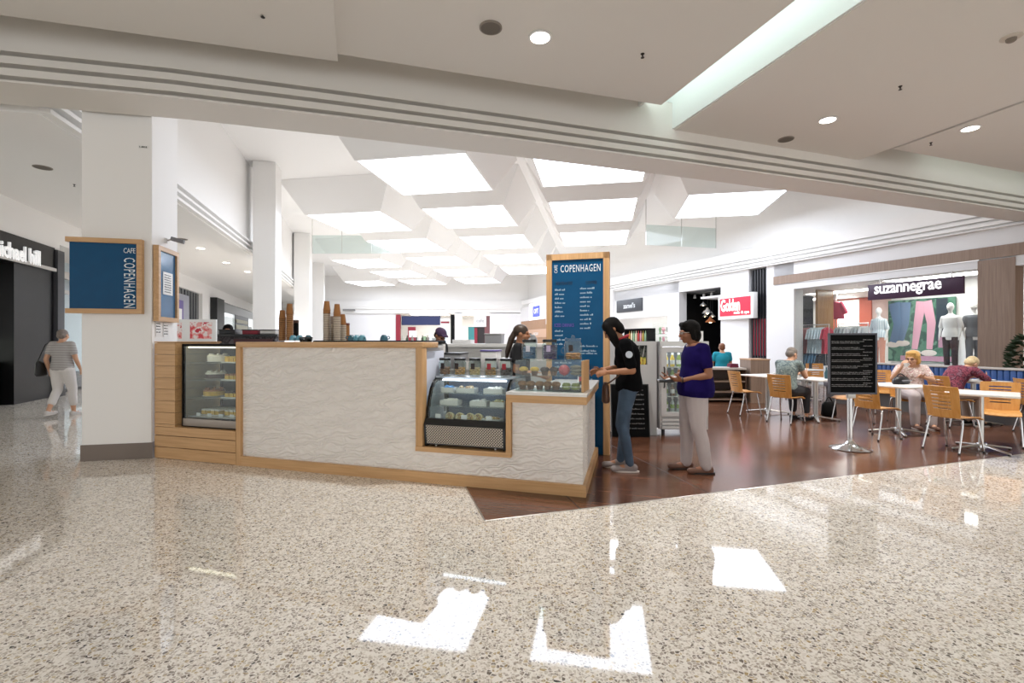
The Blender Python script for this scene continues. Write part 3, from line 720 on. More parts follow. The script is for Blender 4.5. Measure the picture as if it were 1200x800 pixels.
# jars on the case
jar(aw(.095, .18, H), .075, .20, 'square jar with black lid and blue packets on the muffin case', mat('blue_packets', '3f6f9c', .4, noise=.3, nscale=30), .12, mat('white_card', 'd9d9e4', .5))
jar(aw(.30, .18, H), .075, .20, 'square jar with black lid and purple packets on the muffin case', mat('purple_packets', '4a2a6b', .4, noise=.3, nscale=30), .13, mat('lilac_card', 'c7b5d6', .5))
t = jar(aw(.53, .18, H), .085, .21, 'round glass jar with glass lid and orange sweets on the muffin case', mat('orange_sweets', 'b9772a', .6, noise=.3, nscale=40), .07, DARKCARD, lid=GLASS, knob=True)
m = MB(); m.tube([(-.085, 0, .06)]+[(-.085-.03*math.sin(a*math.pi/6), 0, .06+.03*(1-math.cos(a*math.pi/6))) for a in range(1, 6)]+[(-.085, 0, .12)], .006); m.build('handle', GLASS, t)
# sauce bottle and card holder behind the oak end
t = thing('drink_bottle', 'dark bottle with green and red label behind the muffin case', 'bottle', cw(-.19, .98, .928), CA)
MB().lathe([(.03, 0), (.034, .01), (.034, .15), (.014, .19), (.014, .21), (.001, .21)], n=18).build('bottle_body', mat('dark_bottle', '1d120e', .15), t)
MB().lathe([(.0345, .04), (.0345, .09)], n=18).build('label_band', REDCARD, t); MB().lathe([(.0345, .092), (.0345, .12)], n=18).build('label_band', mat('olive_label', '6d7a2b', .5), t)
MB().cyl((0, 0, .205), .016, .02, 14).build('cap', BLACK, t)
t = thing('card_holder', 'white and purple leaflet stand at the back corner of the serving counter', 'leaflet stand', cw(-.22, 1.15, .928), CA)
MB().bb(-.05, .05, -.004, .004, .0, .17).bb(-.05, .05, -.03, .03, 0, .006).build('holder', GLASS, t)
MB().bb(-.045, .045, -.009, -.005, .01, .16).build('leaflet', WHITE, t); MB().bb(-.045, .045, -.011, -.009, .11, .16).build('leaflet_band', mat('purple_print', '4b2a70', .5), t)

# coffee machine behind the high counter
cm = thing('coffee_machine', 'wide black coffee machine top showing above the high counter', 'coffee machine', cw(-3.45, .70, .9), CA)
MB().bb(0, 1.5, 0, .5, .02, .47, bevel=.02).build('body', STEEL, cm); MB().bb(-.02, 1.52, -.03, .53, .47, .512, bevel=.012).build('cup_rail', MATTBLACK, cm)
for i in range(3): MB().cyl((.3+.45*i, -.05, .22), .035, .07, 14).build('group_head', CHROME, cm)
MB().bb(.05, 1.45, -.05, .1, .0, .05).build('drip_tray', STEEL, cm)
for sx in (.06, 1.40): MB().bb(sx, sx+.05, .08, .42, -.9, .02).build('stand_leg', STEEL, cm)
CMZ = .9+.512
def mw(x, y=.25): return cw(-3.45+x, .70+y, CMZ)
def mx_at(px, y=.25):
    k = (px-600)/F; ca, sa = math.cos(CA), math.sin(CA); yy = .70+y
    return (k*(C0.y+yy*ca)-(C0.x-yy*sa))/(ca-k*sa)+3.45
KRAFT = mat('kraft_paper', '9c6b3c', .8); KRAFTG = mat_stripes('printed_cup', '8a5a33', '1f1712', 9, 'Z', .7, .45, 3); GREYCUP = mat('grey_cup', '8d7f73', .7)
def cup_mesh(body, rim):
    m = MB(); m.lathe([(.031, 0), (.044, .112), (.041, .112), (.03, .006), (.001, .006)], n=18)
    m.cur = 1; m.lathe([(.0435, .106), (.0475, .110), (.0475, .116), (.0425, .116), (.0425, .108)], n=18)
    return m.mesh('paper_cup', [body, rim])
PALERIM = mat('cup_rim', 'c9bba6', .6)
CUPS = {'printed': cup_mesh(KRAFTG, mat('brown_rim', 'a87a48', .6)), 'kraft': cup_mesh(KRAFT, KRAFT), 'grey': cup_mesh(GREYCUP, PALERIM)}
def cup_stack(px, top_py, kind, label, group, y=.25, tops=0):
    p = mw(mx_at(px, y), y); ztop = CZ+(400-top_py)/F*p.y; n = max(1, int((ztop-CMZ-.115)/.0205)+1)
    for i in range(n):
        kd = 'kraft' if i >= n-tops else kind
        o = bpy.data.objects.new('paper_cup', CUPS[kd]); COL.objects.link(o); o.location = (p.x, p.y, CMZ+i*.0205+.116); o.rotation_euler = (R(180), 0, i*.3)
        tag(o, label, 'paper cup', group)
cup_stack(331, 362.5, 'printed', 'dark patterned paper cup in the shorter stack beside the coffee grinder', 'paper cups, shorter patterned stack', tops=1)
cup_stack(339.5, 355, 'printed', 'dark patterned paper cup in the taller patterned stack', 'paper cups, taller patterned stack', tops=2)
cup_stack(383, 353, 'grey', 'brown topped paper cup in the tallest plain stack', 'paper cups, tallest plain stack', tops=3)
cup_stack(395, 356, 'grey', 'brown topped paper cup in the second tall plain stack', 'paper cups, second plain stack', tops=3)
cup_stack(389.5, 370, 'grey', 'plain paper cup in the low stack behind the two tall ones', 'paper cups, low plain stack behind', y=.40)
cup_stack(401.5, 368, 'grey', 'brown topped paper cup in the low stack beside the second tall one', 'paper cups, low plain stack beside', y=.36, tops=2)
TEAL = mat('teal_ceramic', '5f97a8', .25); TEALD = mat('deep_teal_ceramic', '35606f', .25)
cu = MB(); cu.lathe([(.047, 0), (.047, .012), (.04, .045), (.026, .062), (.024, .068), (.019, .068), (.001, .064)], n=22)
cu.tube([(.044, 0, .018), (.062, 0, .022), (.068, 0, .036), (.058, 0, .05), (.038, 0, .05)], .006, 8)
CUPM = [cu.mesh('coffee_cup', TEAL), cu.mesh('coffee_cup', TEALD)]
for i, (px, dk, lab) in enumerate(((343.5, 0, 'pale teal cup upside down beside the patterned cup stacks'), (351, 0, 'pale teal cup upside down, second from the patterned stacks'), (361.5, 1, 'dark teal cup upside down, alone between the two groups of stacks'), (412, 1, 'dark teal cup upside down, first of the three past the plain stacks'), (418, 0, 'pale teal cup upside down, middle of the three past the plain stacks'), (424.5, 0, 'pale teal cup upside down, last of the three past the plain stacks'), (450, 1, 'dark teal cup upside down at the far end of the coffee machine'))):
    o = bpy.data.objects.new('coffee_cup', CUPM[dk]); COL.objects.link(o); o.location = mw(mx_at(px, .1), .1); o.rotation_euler = (0, 0, .5+i); tag(o, lab, 'cup', 'coffee cups on the machine')
t = thing('coffee_grinder', 'black coffee grinder with a round hopper beside the patterned cups', 'coffee grinder', cw(-3.66, .78, .9), CA)
MB().bb(-.08, .08, -.1, .1, 0, .34, bevel=.02).build('body', BLACK, t); MB().lathe([(.03, .33), (.045, .38), (.065, .46), (.075, .53), (.07, .53), (.001, .47)], n=20).build('hopper', mat('smoky_hopper', '1b1712', .15), t)
MB().lathe([(.08, .535), (.08, .555), (.001, .557)], n=20).build('lid', BLACK, t); MB().bb(-.06, .06, -.07, .07, -.9, 0).build('stand', STEEL, t)
t = thing('drinks_tin', 'small brown tin standing behind the low plain cup stack', 'tin', mw(mx_at(406, .45), .45), CA)
MB().cyl((0, 0, 0), .04, .20, 18, .004).build('body', KRAFT, t); MB().cyl((0, 0, .20), .042, .03, 18, .004).build('lid', mat('reddish_lid', '6b3327', .5), t)
t = thing('drinks_tin', 'small dark tin standing behind the taller patterned stack', 'tin', mw(mx_at(346.5, .45), .45), CA)
MB().cyl((0, 0, 0), .038, .24, 18, .004).build('body', MATTBLACK, t); MB().cyl((0, 0, .24), .04, .04, 18, .004).build('lid', mat('brown_lid', '4a2c1e', .5), t)

# framed sign boards on the wide column
CR = R(13)
def frame_board(name, label, loc, rz, w, h, face, fw_=.055, d=.06, left=True):
    t = thing(name, label, 'sign', loc, rz)
    m = MB(); m.bb(-w/2-(.03 if left else 0), w/2, -d, 0, h/2-fw_, h/2).bb(-w/2-(.03 if left else 0), w/2, -d, 0, -h/2, -h/2+fw_).bb(w/2-fw_, w/2, -d, 0, -h/2+fw_, h/2-fw_)
    if not left: m.bb(-w/2, -w/2+fw_, -d, 0, -h/2+fw_, h/2-fw_)
    m.build('frame', OAK, t)
    MB().bb(-w/2+(.0 if left else fw_), w/2-fw_, -d*.6, -.004, -h/2+fw_, h/2-fw_).build('panel', face, t)
    return t
CM2 = Matrix.Translation((-4.325, 5.88, 0)) @ Matrix.Rotation(CR, 4, 'Z')
zc = CZ+77/F*5.72
t = frame_board('sign_board', 'blue sign in an oak frame with white upright lettering on the column front', CM2 @ Vector((-.445, -.008, zc)), CR, .74, .88, BLUE)
m = MB(); m.text('COPENHAGEN', .2, (.235, -.040, -.075), rot=R(90), space=1.15, fit=(.59, .115)); m.text('CAFE', .13, (.235, -.040, .305), fit=(.12, .06))
m.build('lettering', LETTER, t)
t = frame_board('sign_board', 'blue notice board with a white sheet in an oak frame on the column side', CM2 @ Vector((.006, .30, zc-.06)), CR+R(90), .56, .92, mat('pale_sign_blue', '2f6b96', .12), left=False)
MB().bb(-.12, .14, -.042, -.036, -.12, .16).build('notice', WHITE, t)
m = MB(); rr = random.Random(4)
for i in range(8): scribble(m, -.09, .11, .12-i*.03, .012, -.044, 4, rr)
m.build('writing', mat('grey_print', '6f7278', .8), t)
for i, (y, z, h, lab) in enumerate(((.16, 1.56, .19, 'white printed notice taped under the oak framed board'), (.36, 1.55, .17, 'second white printed notice taped under the oak framed board'))):
    t = thing('paper_notice', lab, 'notice', CM2 @ Vector((.002, y, z)), CR+R(90))
    MB().bb(-.075, .075, -.004, -.001, -h/2, h/2).build('sheet', WHITE, t)
    m = MB(); [scribble(m, -.06, .06, h/2-.04-j*.035, .014, -.0045, 3, rr) for j in range(4)]; m.build('print', mat('black_print', '2b2b2b', .8), t)
t = thing('security_camera', 'small grey security camera on the column side above the oak board', 'camera', CM2 @ Vector((.0, .35, 2.68)), CR)
MB().cyl((0, 0, -.03), .03, .06, 14).build('mount', WHITE, t); MB().tube([(.02, 0, .0), (.08, -.01, .02)], .01).build('arm', STEEL, t)
MB(Matrix.Translation((.1, -.01, .02)) @ Matrix.Rotation(R(15), 4, 'Y')).bb(-.03, .12, -.03, .03, -.025, .025, bevel=.008).build('body', mat('camera_grey', '77777a', .4), t)
t = thing('number_plate', 'tiny white number label high on the front of the wide column', 'label', CM2 @ Vector((-.09, -.003, CZ+228/F*5.85)), CR)
MB().bb(-.05, .05, 0, .003, -.018, .018).build('plate', WHITE, t); MB().text('1-4016', .03, (0, -.002, 0)).build('lettering', BLACK, t)

# tall menu board behind the serving end
MBA = R(-16); mbp = Vector((.83, 6.17, .003))
mb_ = thing('menu_board', 'tall blue menu board in an oak frame behind the serving counter', 'menu board', mbp, MBA)
W, H = .79, 2.50
m = MB(); m.bb(-W/2, -W/2+.07, -.05, .05, 0, H).bb(W/2-.075, W/2, -.05, .05, 0, H).bb(-W/2, W/2, -.05, .05, H-.075, H); m.build('frame', OAKZ, mb_)
MB().bb(-W/2+.07, W/2-.075, -.03, .04, .0, H-.075).build('panel', BLUE, mb_)
m = MB(); m.text('COPENHAGEN', .125, (.035, -.032, H-.185), space=1.15, fit=(.50, .09)); m.text('CAFE', .06, (-.275, -.032, H-.185), rot=R(-90), fit=(.10, .04)); m.build('lettering', LETTER, mb_)
rr = random.Random(11); md = MB(); mp = MB()
md.text('BEVERAGES', .055, (-.17, -.032, H-.37), sx=.75); md.text('COFFEE', .055, (.17, -.032, H-.37), sx=.75)
for x0, x1, zs, f in ((-.29, -.08, [.46+.055*i for i in range(7)], .8), (-.29, -.08, [.98+.055*i for i in range(4)], .65), (.03, .26, [.45+.055*i for i in range(5)], .8), (.03, .26, [.725+.055*i for i in range(5)], .8), (.03, .26, [1.17, 1.23, 1.26], 1.0), (-.29, -.05, [1.38+.055*i for i in range(9)], .9), (.03, .27, [1.58+.055*i for i in range(8)], .8)):
    m = MB()
    for z in zs: scribble(m, x0, x1, H-z, .024, -.0315, 3, rr, rr.uniform(f*.6, f))
    m.build('menu_lettering', PALEBLUE, mb_)
mp.text('ICED DRINKS', .06, (-.17, -.032, H-.90), sx=.7); md.text('TEAS', .05, (-.2, -.032, H-1.30), sx=.8); md.text('EXTRAS', .05, (.14, -.032, H-1.42), sx=.8)
md.build('menu_headings', NAVYTXT, mb_); mp.build('menu_heading', PURPLEINK, mb_)

# back bench of the cafe and what stands on it
bk = thing('back_bench', 'long white back bench of the cafe behind the staff', 'bench', (-2.2, 8.9, 0.003), R(-10))
MB().bb(0, 3.6, 0, .7, 1.30, 1.36, bevel=.006).build('worktop', mat('lit_top', 'f0efec', .3), bk); MB().bb(.02, 3.58, .04, .68, 0, 1.30).build('body', mat('bench_grey', 'b9b8b5', .4), bk)
MB().bb(.02, 3.58, .3, .68, .9, .93).build('shelf', STEEL, bk)
def on_bench(px, y, Y=None): return None
BX = Matrix.Translation((-2.2, 8.9, .003)) @ Matrix.Rotation(R(-10), 4, 'Z')
def box_thing(name, label, cat, pos, w, d, h, body, lidm=None, rz=R(-10)):
    t = thing(name, label, cat, pos, rz); MB().bb(-w/2, w/2, -d/2, d/2, 0, h, bevel=.006).build('body', body, t)
    if lidm: MB().bb(-w/2-.01, w/2+.01, -d/2-.01, d/2+.01, h, h+.02, bevel=.004).build('lid', lidm, t)
    return t
# lower prep bench between the staff
pb = thing('prep_bench', 'stainless steel preparation bench between the two staff', 'bench', (-1.0, 6.75, .003), R(-14))
MB().bb(0, .95, 0, .5, .98, 1.02, bevel=.004).build('worktop', STEEL, pb)
for x in (.03, .92):
    for y in (.03, .47): MB().bb(x-.02, x+.02, y-.02, y+.02, 0, .98).build('leg', STEEL, pb)
MB().bb(.03, .92, .03, .47, .4, .42).build('shelf', STEEL, pb)
PBM = Matrix.Translation((-1.0, 6.75, .003)) @ Matrix.Rotation(R(-14), 4, 'Z')
def pw(x, y, z=1.02): return PBM @ Vector((x, y, z))
GREYB = mat('grey_machine', '9a9a9c', .35, .3)
box_thing('sandwich_press', 'grey sandwich press on the steel bench beside the purple capped barista', 'sandwich press', pw(.15, .25), .24, .3, .2, GREYB, BLACK, R(-14))
t = thing('knife_block', 'small white container on the steel bench', 'container', pw(.33, .2), R(-14)); MB().lathe([(.04, 0), (.05, .1), (.045, .1), (.001, .02)], n=16).build('body', PLATE, t); MB().tube([(0, 0, .03), (.02, 0, .16)], .006).build('spoon', STEEL, t)
pl = MB().lathe([(.05, 0), (.1, .01), (.105, .014), (.001, .012)], n=22).mesh('plate', PLATE)
for i in range(8):
    o = bpy.data.objects.new('plate', pl); COL.objects.link(o); o.location = pw(.47, .26, 1.02+i*.014); tag(o, 'white plate in the stack on the steel bench', 'plate', 'plates stacked on the steel bench')
box_thing('till', 'white till with a purple display on the steel bench', 'till', pw(.66, .28), .22, .26, .24, WHITE, mat('till_screen', '5b4a9a', .3), R(-14))
box_thing('food_box', 'pale lidded box on the steel bench beside the till', 'box', pw(.87, .25), .12, .26, .13, CREAM, WHITE, R(-14))
def bw(x, y, z=1.36): return BX @ Vector((x, y, z))
box_thing('takeaway_box', 'white takeaway carton on the back bench behind the barista', 'box', bw(1.28, .3), .34, .3, .07, WHITE)
box_thing('milk_fridge', 'grey counter box on the back bench at its middle', 'box', bw(1.85, .35), .3, .3, .16, GREYB, STEEL)
box_thing('napkin_box', 'black napkin box on the back bench beside the ponytailed woman', 'box', bw(2.25, .3), .16, .14, .07, BLACK)
t = thing('basin', 'round grey bowl upturned on the back bench', 'bowl', bw(2.5, .35)); MB().lathe([(.14, 0), (.13, .08), (.09, .15), (.001, .17)], n=22).build('body', mat('grey_bowl', '8f9090', .4), t); MB().cyl((0, 0, .165), .03, .02, 14).build('foot_ring', mat('grey_ring', '77797a', .4), t)
tl = thing('tool_rack', 'row of small glass bottles on a rack at the start of the back bench', 'rack', bw(.25, .3), R(-10))
MB().bb(-.2, .5, -.06, .06, 0, .02).build('tray', STEEL, tl)
for i in range(7): MB().lathe([(.024, .02), (.024, .09), (.009, .12), (.009, .15), (.001, .15)], (-.16+i*.1, 0, 0), 12).build('bottle', [GLASS, mat('olive_glass', '5c6a58', .2), STEEL][i % 3], tl)
# ================================================================ THE SHOPS AROUND
class Wall:
    """a shopfront plane: x runs to the viewer's right along it, y into it, z up"""
    def __init__(s, p, ang): s.p = Vector((p[0], p[1], 0)); s.a = ang; s.M = Matrix.Translation(s.p) @ Matrix.Rotation(ang, 4, 'Z')
    def x(s, px, d=0.0):
        k = (px-600)/F; c, n = math.cos(s.a), math.sin(s.a)
        ox, oy = s.p.x-d*n, s.p.y+d*c
        return (k*oy-ox)/(c-k*n)
    def z(s, px, py, d=0.0): return CZ+(400-py)/F*s.w(s.x(px, d), d).y
    def w(s, x, y=0, z=0): return s.M @ Vector((x, y, z))
    def thing(s, name, label, cat, x, y, z, group=None, turn=0): return thing(name, label, cat, s.w(x, y, z), s.a+turn, group)
RW = Wall((11.3, 11.05), math.atan2(rw[2][1]-rw[1][1], rw[2][0]-rw[1][0]))
X = RW.x
SHOPWHITE = mat('shop_white', 'eeecec', .5)
PILW = mat('pilaster_white', 'e4e3e3', .5)
TOPZ = 4.3
def rstruct(name, mb, m, label): return struct(name, mb, m, label, loc=RW.p, rz=RW.a)
# upright wall pieces between the shop openings
rstruct('wall_right.001', MB().bb(X(899), X(931), -.03, .4, 0, TOPZ).bb(X(931), X(1147), -.03, .3, 3.12, 3.32).bb(X(908), X(1300), -.03, .3, 3.60, TOPZ).bb(X(1147), X(1191), 0, .3, 3.30, 3.62).bb(X(1191), X(1300), -.03, .3, 3.10, 3.62), PILW, 'white shopfront surround of the clothes shop')
t = RW.thing('fascia_band', 'long taupe wooden band above the clothes shop window', 'fascia', 0, 0, 0); MB().bb(X(908), X(1300), -.07, -.031, 3.33, 3.60).build('band', TAUPE, t)
rstruct('wall_right.002', MB().bb(X(1147), X(1191), -.05, .3, 0, 3.30), TAUPE, 'taupe wooden panel beside the clothes shop window')
rstruct('wall_right.003', MB().bb(X(845), X(878), -.02, .35, 0, TOPZ).bb(X(783), X(796), -.02, .4, 0, TOPZ).bb(X(700), X(845), -.02, .2, 3.52, TOPZ).bb(X(640), X(783), -.02, .2, 2.55, TOPZ), PILW, 'white walls between the smaller shops')
# black panel with red uprights
t = RW.thing('slat_panel', 'tall black shopfront panel with narrow red and black upright strips', 'panel', X(888), .1, 0)
w = X(899)-X(878)-.06
MB().bb(-w/2, w/2, 0, .2, 0, 3.97).build('backing', GLOSSBLACK, t)
for i in range(6):
    xx = -w/2+w*(i+.5)/6
    MB().bb(xx-.03, xx+.03, -.04, 0, .0, 3.96).build('upright', mat('graphite', '2c2c30', .3), t)
for i in range(5):
    xx = -w/2+w*(i+1)/6
    MB().bb(xx-.035, xx+.035, -.015, -.001, .9, 2.2).build('red_strip', mat('red_strip', 'a01f33', .3), t)
# red shop sign
t = RW.thing('shop_sign', 'red lit shop sign with white lettering in a white frame', 'sign', X(862, -.25), -.25, RW.z(862, 359, -.25), turn=R(-6))
x0, x1 = X(839, -.25)-X(862, -.25), X(885, -.25)-X(862, -.25); h = .92
MB().bb(x0, x1, 0, .2, -h/2, h/2, bevel=.02).build('frame', WHITE, t)
MB().bb(x0+.12, x1-.12, -.02, .0, -h/2+.13, h/2-.13).build('face', mat('sign_red', 'd0213c', .35, emit='d0213c', es=.35), t)
SW = mat('sign_white', 'fbf7e8', .4, emit='fbf7e8', es=.6)
m = MB(); m.text('Golden', .52, (x0+(x1-x0)*.38, -.025, .07), bold=.014, space=.9, fit=((x1-x0)*.56, .46)); m.text('nails & spa', .17, (x0+(x1-x0)*.70, -.025, -.24), bold=.004, fit=((x1-x0)*.42, .13))
m.build('lettering', SW, t)
# dark shop with pendant lamps
x0, x1 = X(796), X(845)
rstruct('wall_right.004', MB().bb(x0-.4, x1+1.2, 3.4, 3.5, 0, 3.6).bb(x0-.5, x0-.4, .25, 3.5, 0, 3.6).bb(x1+1.1, x1+1.2, .36, 3.5, 0, 3.6), MATTBLACK, 'black walls inside the lamp shop')
rstruct('ceiling.003', MB().bb(x0-.5, x1+1.2, .2, 3.5, 3.52, 3.6), mat('grey_ceiling', '77787a', .6), 'grey ceiling inside the lamp shop')
t = RW.thing('lightbox', 'pale menu lightbox on the black wall of the lamp shop', 'sign', X(809, 3.3), 3.35, RW.z(809, 381, 3.3))
MB().bb(-.38, .38, 0, .04, -.52, .52).build('frame', STEEL, t); MB().bb(-.36, .36, -.006, 0, -.5, .5).build('panel', mat('lightbox_face', 'e9ddd0', .5, emit='e9ddd0', es=.5), t)
m = MB(); rr = random.Random(3); [scribble(m, -.28, .28, .34-.1*i, .05, -.008, 3, rr) for i in range(8)]; m.build('print', mat('tan_print', 'b98f6e', .8), t)
t = RW.thing('spotlight_bar', 'grey track with small spotlights at the ceiling of the lamp shop', 'spotlights', X(820, 1), 1.0, 3.52)
MB().bb(-.6, .9, -.02, .02, -.04, 0).build('track', STEEL, t)
for xx in (-.3, .25, .7): MB().lathe([(.001, -.05), (.05, -.07), (.06, -.22), (.05, -.22), (.001, -.1)], (xx, 0, 0), 14).build('spot', WHITE, t)
for i, (px, py, d, s, lab) in enumerate(((824, 358, 1.2, .8, 'small white pendant lamp, highest of the group'), (829, 367, 1.4, 1.25, 'large white pendant lamp in the middle of the group'), (826, 371, 1.8, .7, 'small white pendant lamp behind the large one'), (835, 371, 1.6, .7, 'small white pendant lamp to the far side of the large one'), (832.5, 377.5, 1.0, 1.2, 'copper toned pendant lamp, lowest of the group'))):
    x = X(px, d); z = RW.z(px, py, d); t = RW.thing('pendant_lamp', lab, 'lamp', x, d, z)
    MB().tube([(0, 0, .1), (0, 0, 3.52-z)], .012, 6).build('cord', BLACK, t)
    MB().lathe([(.18*s, 0), (.15*s, .05*s), (.05*s, .14*s), (.03*s, .2*s), (.001, .2*s), (.02*s, .13*s), (.14*s, .04*s), (.17*s, 0)], n=22).build('shade', mat('copper_shade', 'b06a3f', .35, .3) if i == 4 else WHITE, t)
    MB().ell((0, 0, .02), (.05*s, .05*s, .05*s)).build('bulb', emission('warm_bulb', 'ffd9a8', 8), t)
# white gift shop
x0, x1 = X(640), X(783)
rstruct('wall_right.005', MB().bb(x0, x1, 2.2, 2.3, 0, 3.2).bb(x1-.02, x1+.08, .2, 2.3, 0, 3.2), SHOPWHITE, 'white back wall of the gift shop')
rstruct('ceiling.004', MB().bb(x0, x1, .2, 2.3, 2.9, 3.0), SHOPWHITE, 'white ceiling inside the gift shop')
t = RW.thing('shop_light', 'bright strip light inside the gift shop', 'ceiling light', (X(705)+x1)/2, 1.1, 2.88); MB().bb(-2.2, 2.2, -.2, .2, 0, .01).build('diffuser', emission('shop_light', 'fffdf6', 7), t); MB().bb(-2.24, 2.24, -.24, .24, .004, .016).build('housing', STEEL, t)
t = RW.thing('shop_sign', 'dark grey shop sign with pale lettering on the white wall', 'sign', X(738.5), -.02, RW.z(738.5, 358))
w = (X(753.5)-X(724)); h = .62
MB().bb(-w/2, w/2, -.08, 0, -h/2, h/2, bevel=.01).build('panel', mat('sign_grey', '3f4146', .4), t); m = MB(); m.text("zamel's", .42, (.05, -.085, .0), bold=.008, fit=(w*.46, .26)); m.build('lettering', mat('sign_pale', 'dfe2e4', .5), t)
t = RW.thing('display_shelf', 'low white display stand of bright bottles under the grey sign', 'shelf', X(722), .5, 0)
w = X(745)-X(719); MB().bb(0, w, 0, .5, 0, .1).bb(0, w, 0, .5, .75, .8).bb(0, w, .45, .5, 0, 2.05).bb(0, .04, 0, .5, 0, 2.05).bb(w-.04, w, 0, .5, 0, 2.05).bb(0, w, 0, .5, 1.35, 1.39).bb(0, w, 0, .5, 2.0, 2.05).build('unit', MATTBLACK, t)
rr = random.Random(8)
BOT = [mat('amber_pack', 'c98a3a', .4), mat('red_pack', 'b83a34', .4), mat('cream_pack', 'e3d6b4', .5), mat('gold_pack', 'b89a4a', .4), mat('pink_pack', 'd79aa6', .5), mat('green_pack', '8fae8a', .5)]
def packs(wall, x0, x1, y, z, n, hh, label, grp, seed, mats=BOT):
    rr = random.Random(seed); me = []
    for k, b in enumerate(mats):
        m = MB(); m.lathe([(.045, 0), (.05, .01), (.05, hh*.72), (.02, hh*.85), (.02, hh), (.001, hh)], n=12); me.append(m.mesh('bottle', b))
    for i in range(n):
        o = bpy.data.objects.new('bottle', me[rr.randrange(len(mats))]); COL.objects.link(o); o.location = wall.w(x0+(x1-x0)*(i+.5)/n, y, z); o.rotation_euler = (0, 0, rr.random()); tag(o, label, 'bottle', grp)
packs(RW, X(722)+.1, X(722)+w-.1, .7, .803, 9, .5, 'bright bottle on the middle shelf of the black display stand', 'bottles on the middle shelf of the black display stand', 1)
packs(RW, X(722)+.1, X(722)+w-.1, .7, 1.393, 9, .55, 'bright bottle on the upper shelf of the black display stand', 'bottles on the upper shelf of the black display stand', 2)
for k, (pxa, pxb) in enumerate(((747, 763), (765, 781))):
    xa, xb = X(pxa), X(pxb); lab = ['white gift cabinet next to the black display stand', 'white gift cabinet next to the white pillar'][k]
    t = RW.thing('gift_cabinet', lab, 'cabinet', xa, .9, 0); w = xb-xa
    MB().bb(0, w, 0, .6, 0, 1.30).build('body', SHOPWHITE, t); MB().bb(0, w, 0, .02, 1.30, 2.3).build('glass', SHOPGLASS, t); MB().bb(0, w, .1, .6, 1.75, 1.77).build('shelf', GLASS, t)
    g = ['gift pieces in the cabinet next to the black stand', 'gift pieces in the cabinet next to the pillar'][k]
    for j in range(8):
        o = MB().lathe([(.06, 0), (.08, .02), (.03, .08), (.1*(.5+.5*((j*7) % 3)/2), .22), (.05, .32), (.001, .33)], n=12).build('ornament', [BOT[5], BOT[4], STEEL, BOT[2]][j % 4], loc=RW.w(xa+w*(j % 4+.5)/4, 1.25, 1.302 if j < 4 else 1.772))
        tag(o, ('small pale ornament low in the ' if j < 4 else 'small pale ornament on glass in the ')+lab, 'ornament', g+(' lower' if j < 4 else ' upper'))

# clothes shop with a tall window
xa, xb = X(931), X(1147)
t = RW.thing('shop_window', 'tall clear shop window of the clothes shop', 'window', xa, .05, 0); L = xb-xa
t['kind'] = 'structure'; t.name = 'window_1'
for a, b in ((0, X(956)-xa), (X(956)-xa, X(1003)-xa), (X(1003)-xa, X(1068)-xa), (X(1068)-xa, L)): MB().bb(a+.004, b-.004, 0, .012, .06, 3.12).build('pane', SHOPGLASS, t)
MB().bb(0, L, -.02, .04, 0, .06).build('sill', STEEL, t)
DW, xm = 3.0, X(1020, 1.0)
rstruct('wall_right.006', MB().bb(xm, xb+1.6, 2.0, 2.1, 0, 3.2).bb(xb+1.5, xb+1.6, .3, 2.0, 0, 3.2).bb(xa-4.5, xm, 6.0, 6.1, 0, 3.2).bb(xm, xm+.1, 2.1, 6.0, 0, 3.2), SHOPWHITE, 'white inner walls of the clothes shop')
rstruct('ceiling.005', MB().bb(xa-4.5, xb+1.6, .3, 6.0, 3.16, 3.24), SHOPWHITE, 'white ceiling inside the clothes shop')
rstruct('wall_right.007', MB().bb(xa-.02, xa+.06, 1.02, 1.8, 0, 3.14), mat_wood('bronze_wood', 'a37a4c', '8a6238', .18, 'z', .5), 'polished bronze wood side wall inside the clothes shop')
rstruct('wall_right.008', MB().bb(xm-5.2, xm-.2, 5.8, 5.9, 1.9, 3.1), mat('rose_wall', 'dcc3bf', .6), 'pale rose wall deep inside the clothes shop')
for k, (px, d, w) in enumerate(((1095, 1.0, 2.2), (990, 2.6, 2.4), (960, 4.6, 2.4))):
    t = RW.thing('shop_light', ['bright ceiling panel over the dressed dummies', 'bright ceiling panel over the clothes rails', 'bright ceiling panel deep inside the clothes shop'][k], 'ceiling light', X(px, d), d, 3.14)
    MB().bb(-w/2, w/2, -.35, .35, 0, .012).build('diffuser', MATS['shop_light'], t); MB().bb(-w/2-.03, w/2+.03, -.38, .38, .004, .018).build('housing', WHITE, t)
t = RW.thing('shop_sign', 'dark purple hanging shop sign with white rounded lettering', 'sign', X(1073, -.12), -.12, RW.z(1073, 338, -.12))
x0, x1 = X(1017, -.12)-X(1073, -.12), X(1129, -.12)-X(1073, -.12); h = .43
MB().bb(x0, x1, 0, .07, -h/2, h/2, bevel=.006).build('panel', mat('sign_plum', '3a1a38', .35), t)
m = MB(); m.text('suzannegrae', .43, (x0+(x1-x0)*.44, -.006, .0), bold=.008, space=.95, fit=((x1-x0)*.72, .31)); m.build('lettering', mat('sign_lit_white', 'f4f4f4', .4, emit='ffffff', es=.5), t)
for xx in (x0+.3, x1-.25): MB().bb(xx-.012, xx+.012, .03, .05, h/2, .36).build('hanger', STEEL, t)
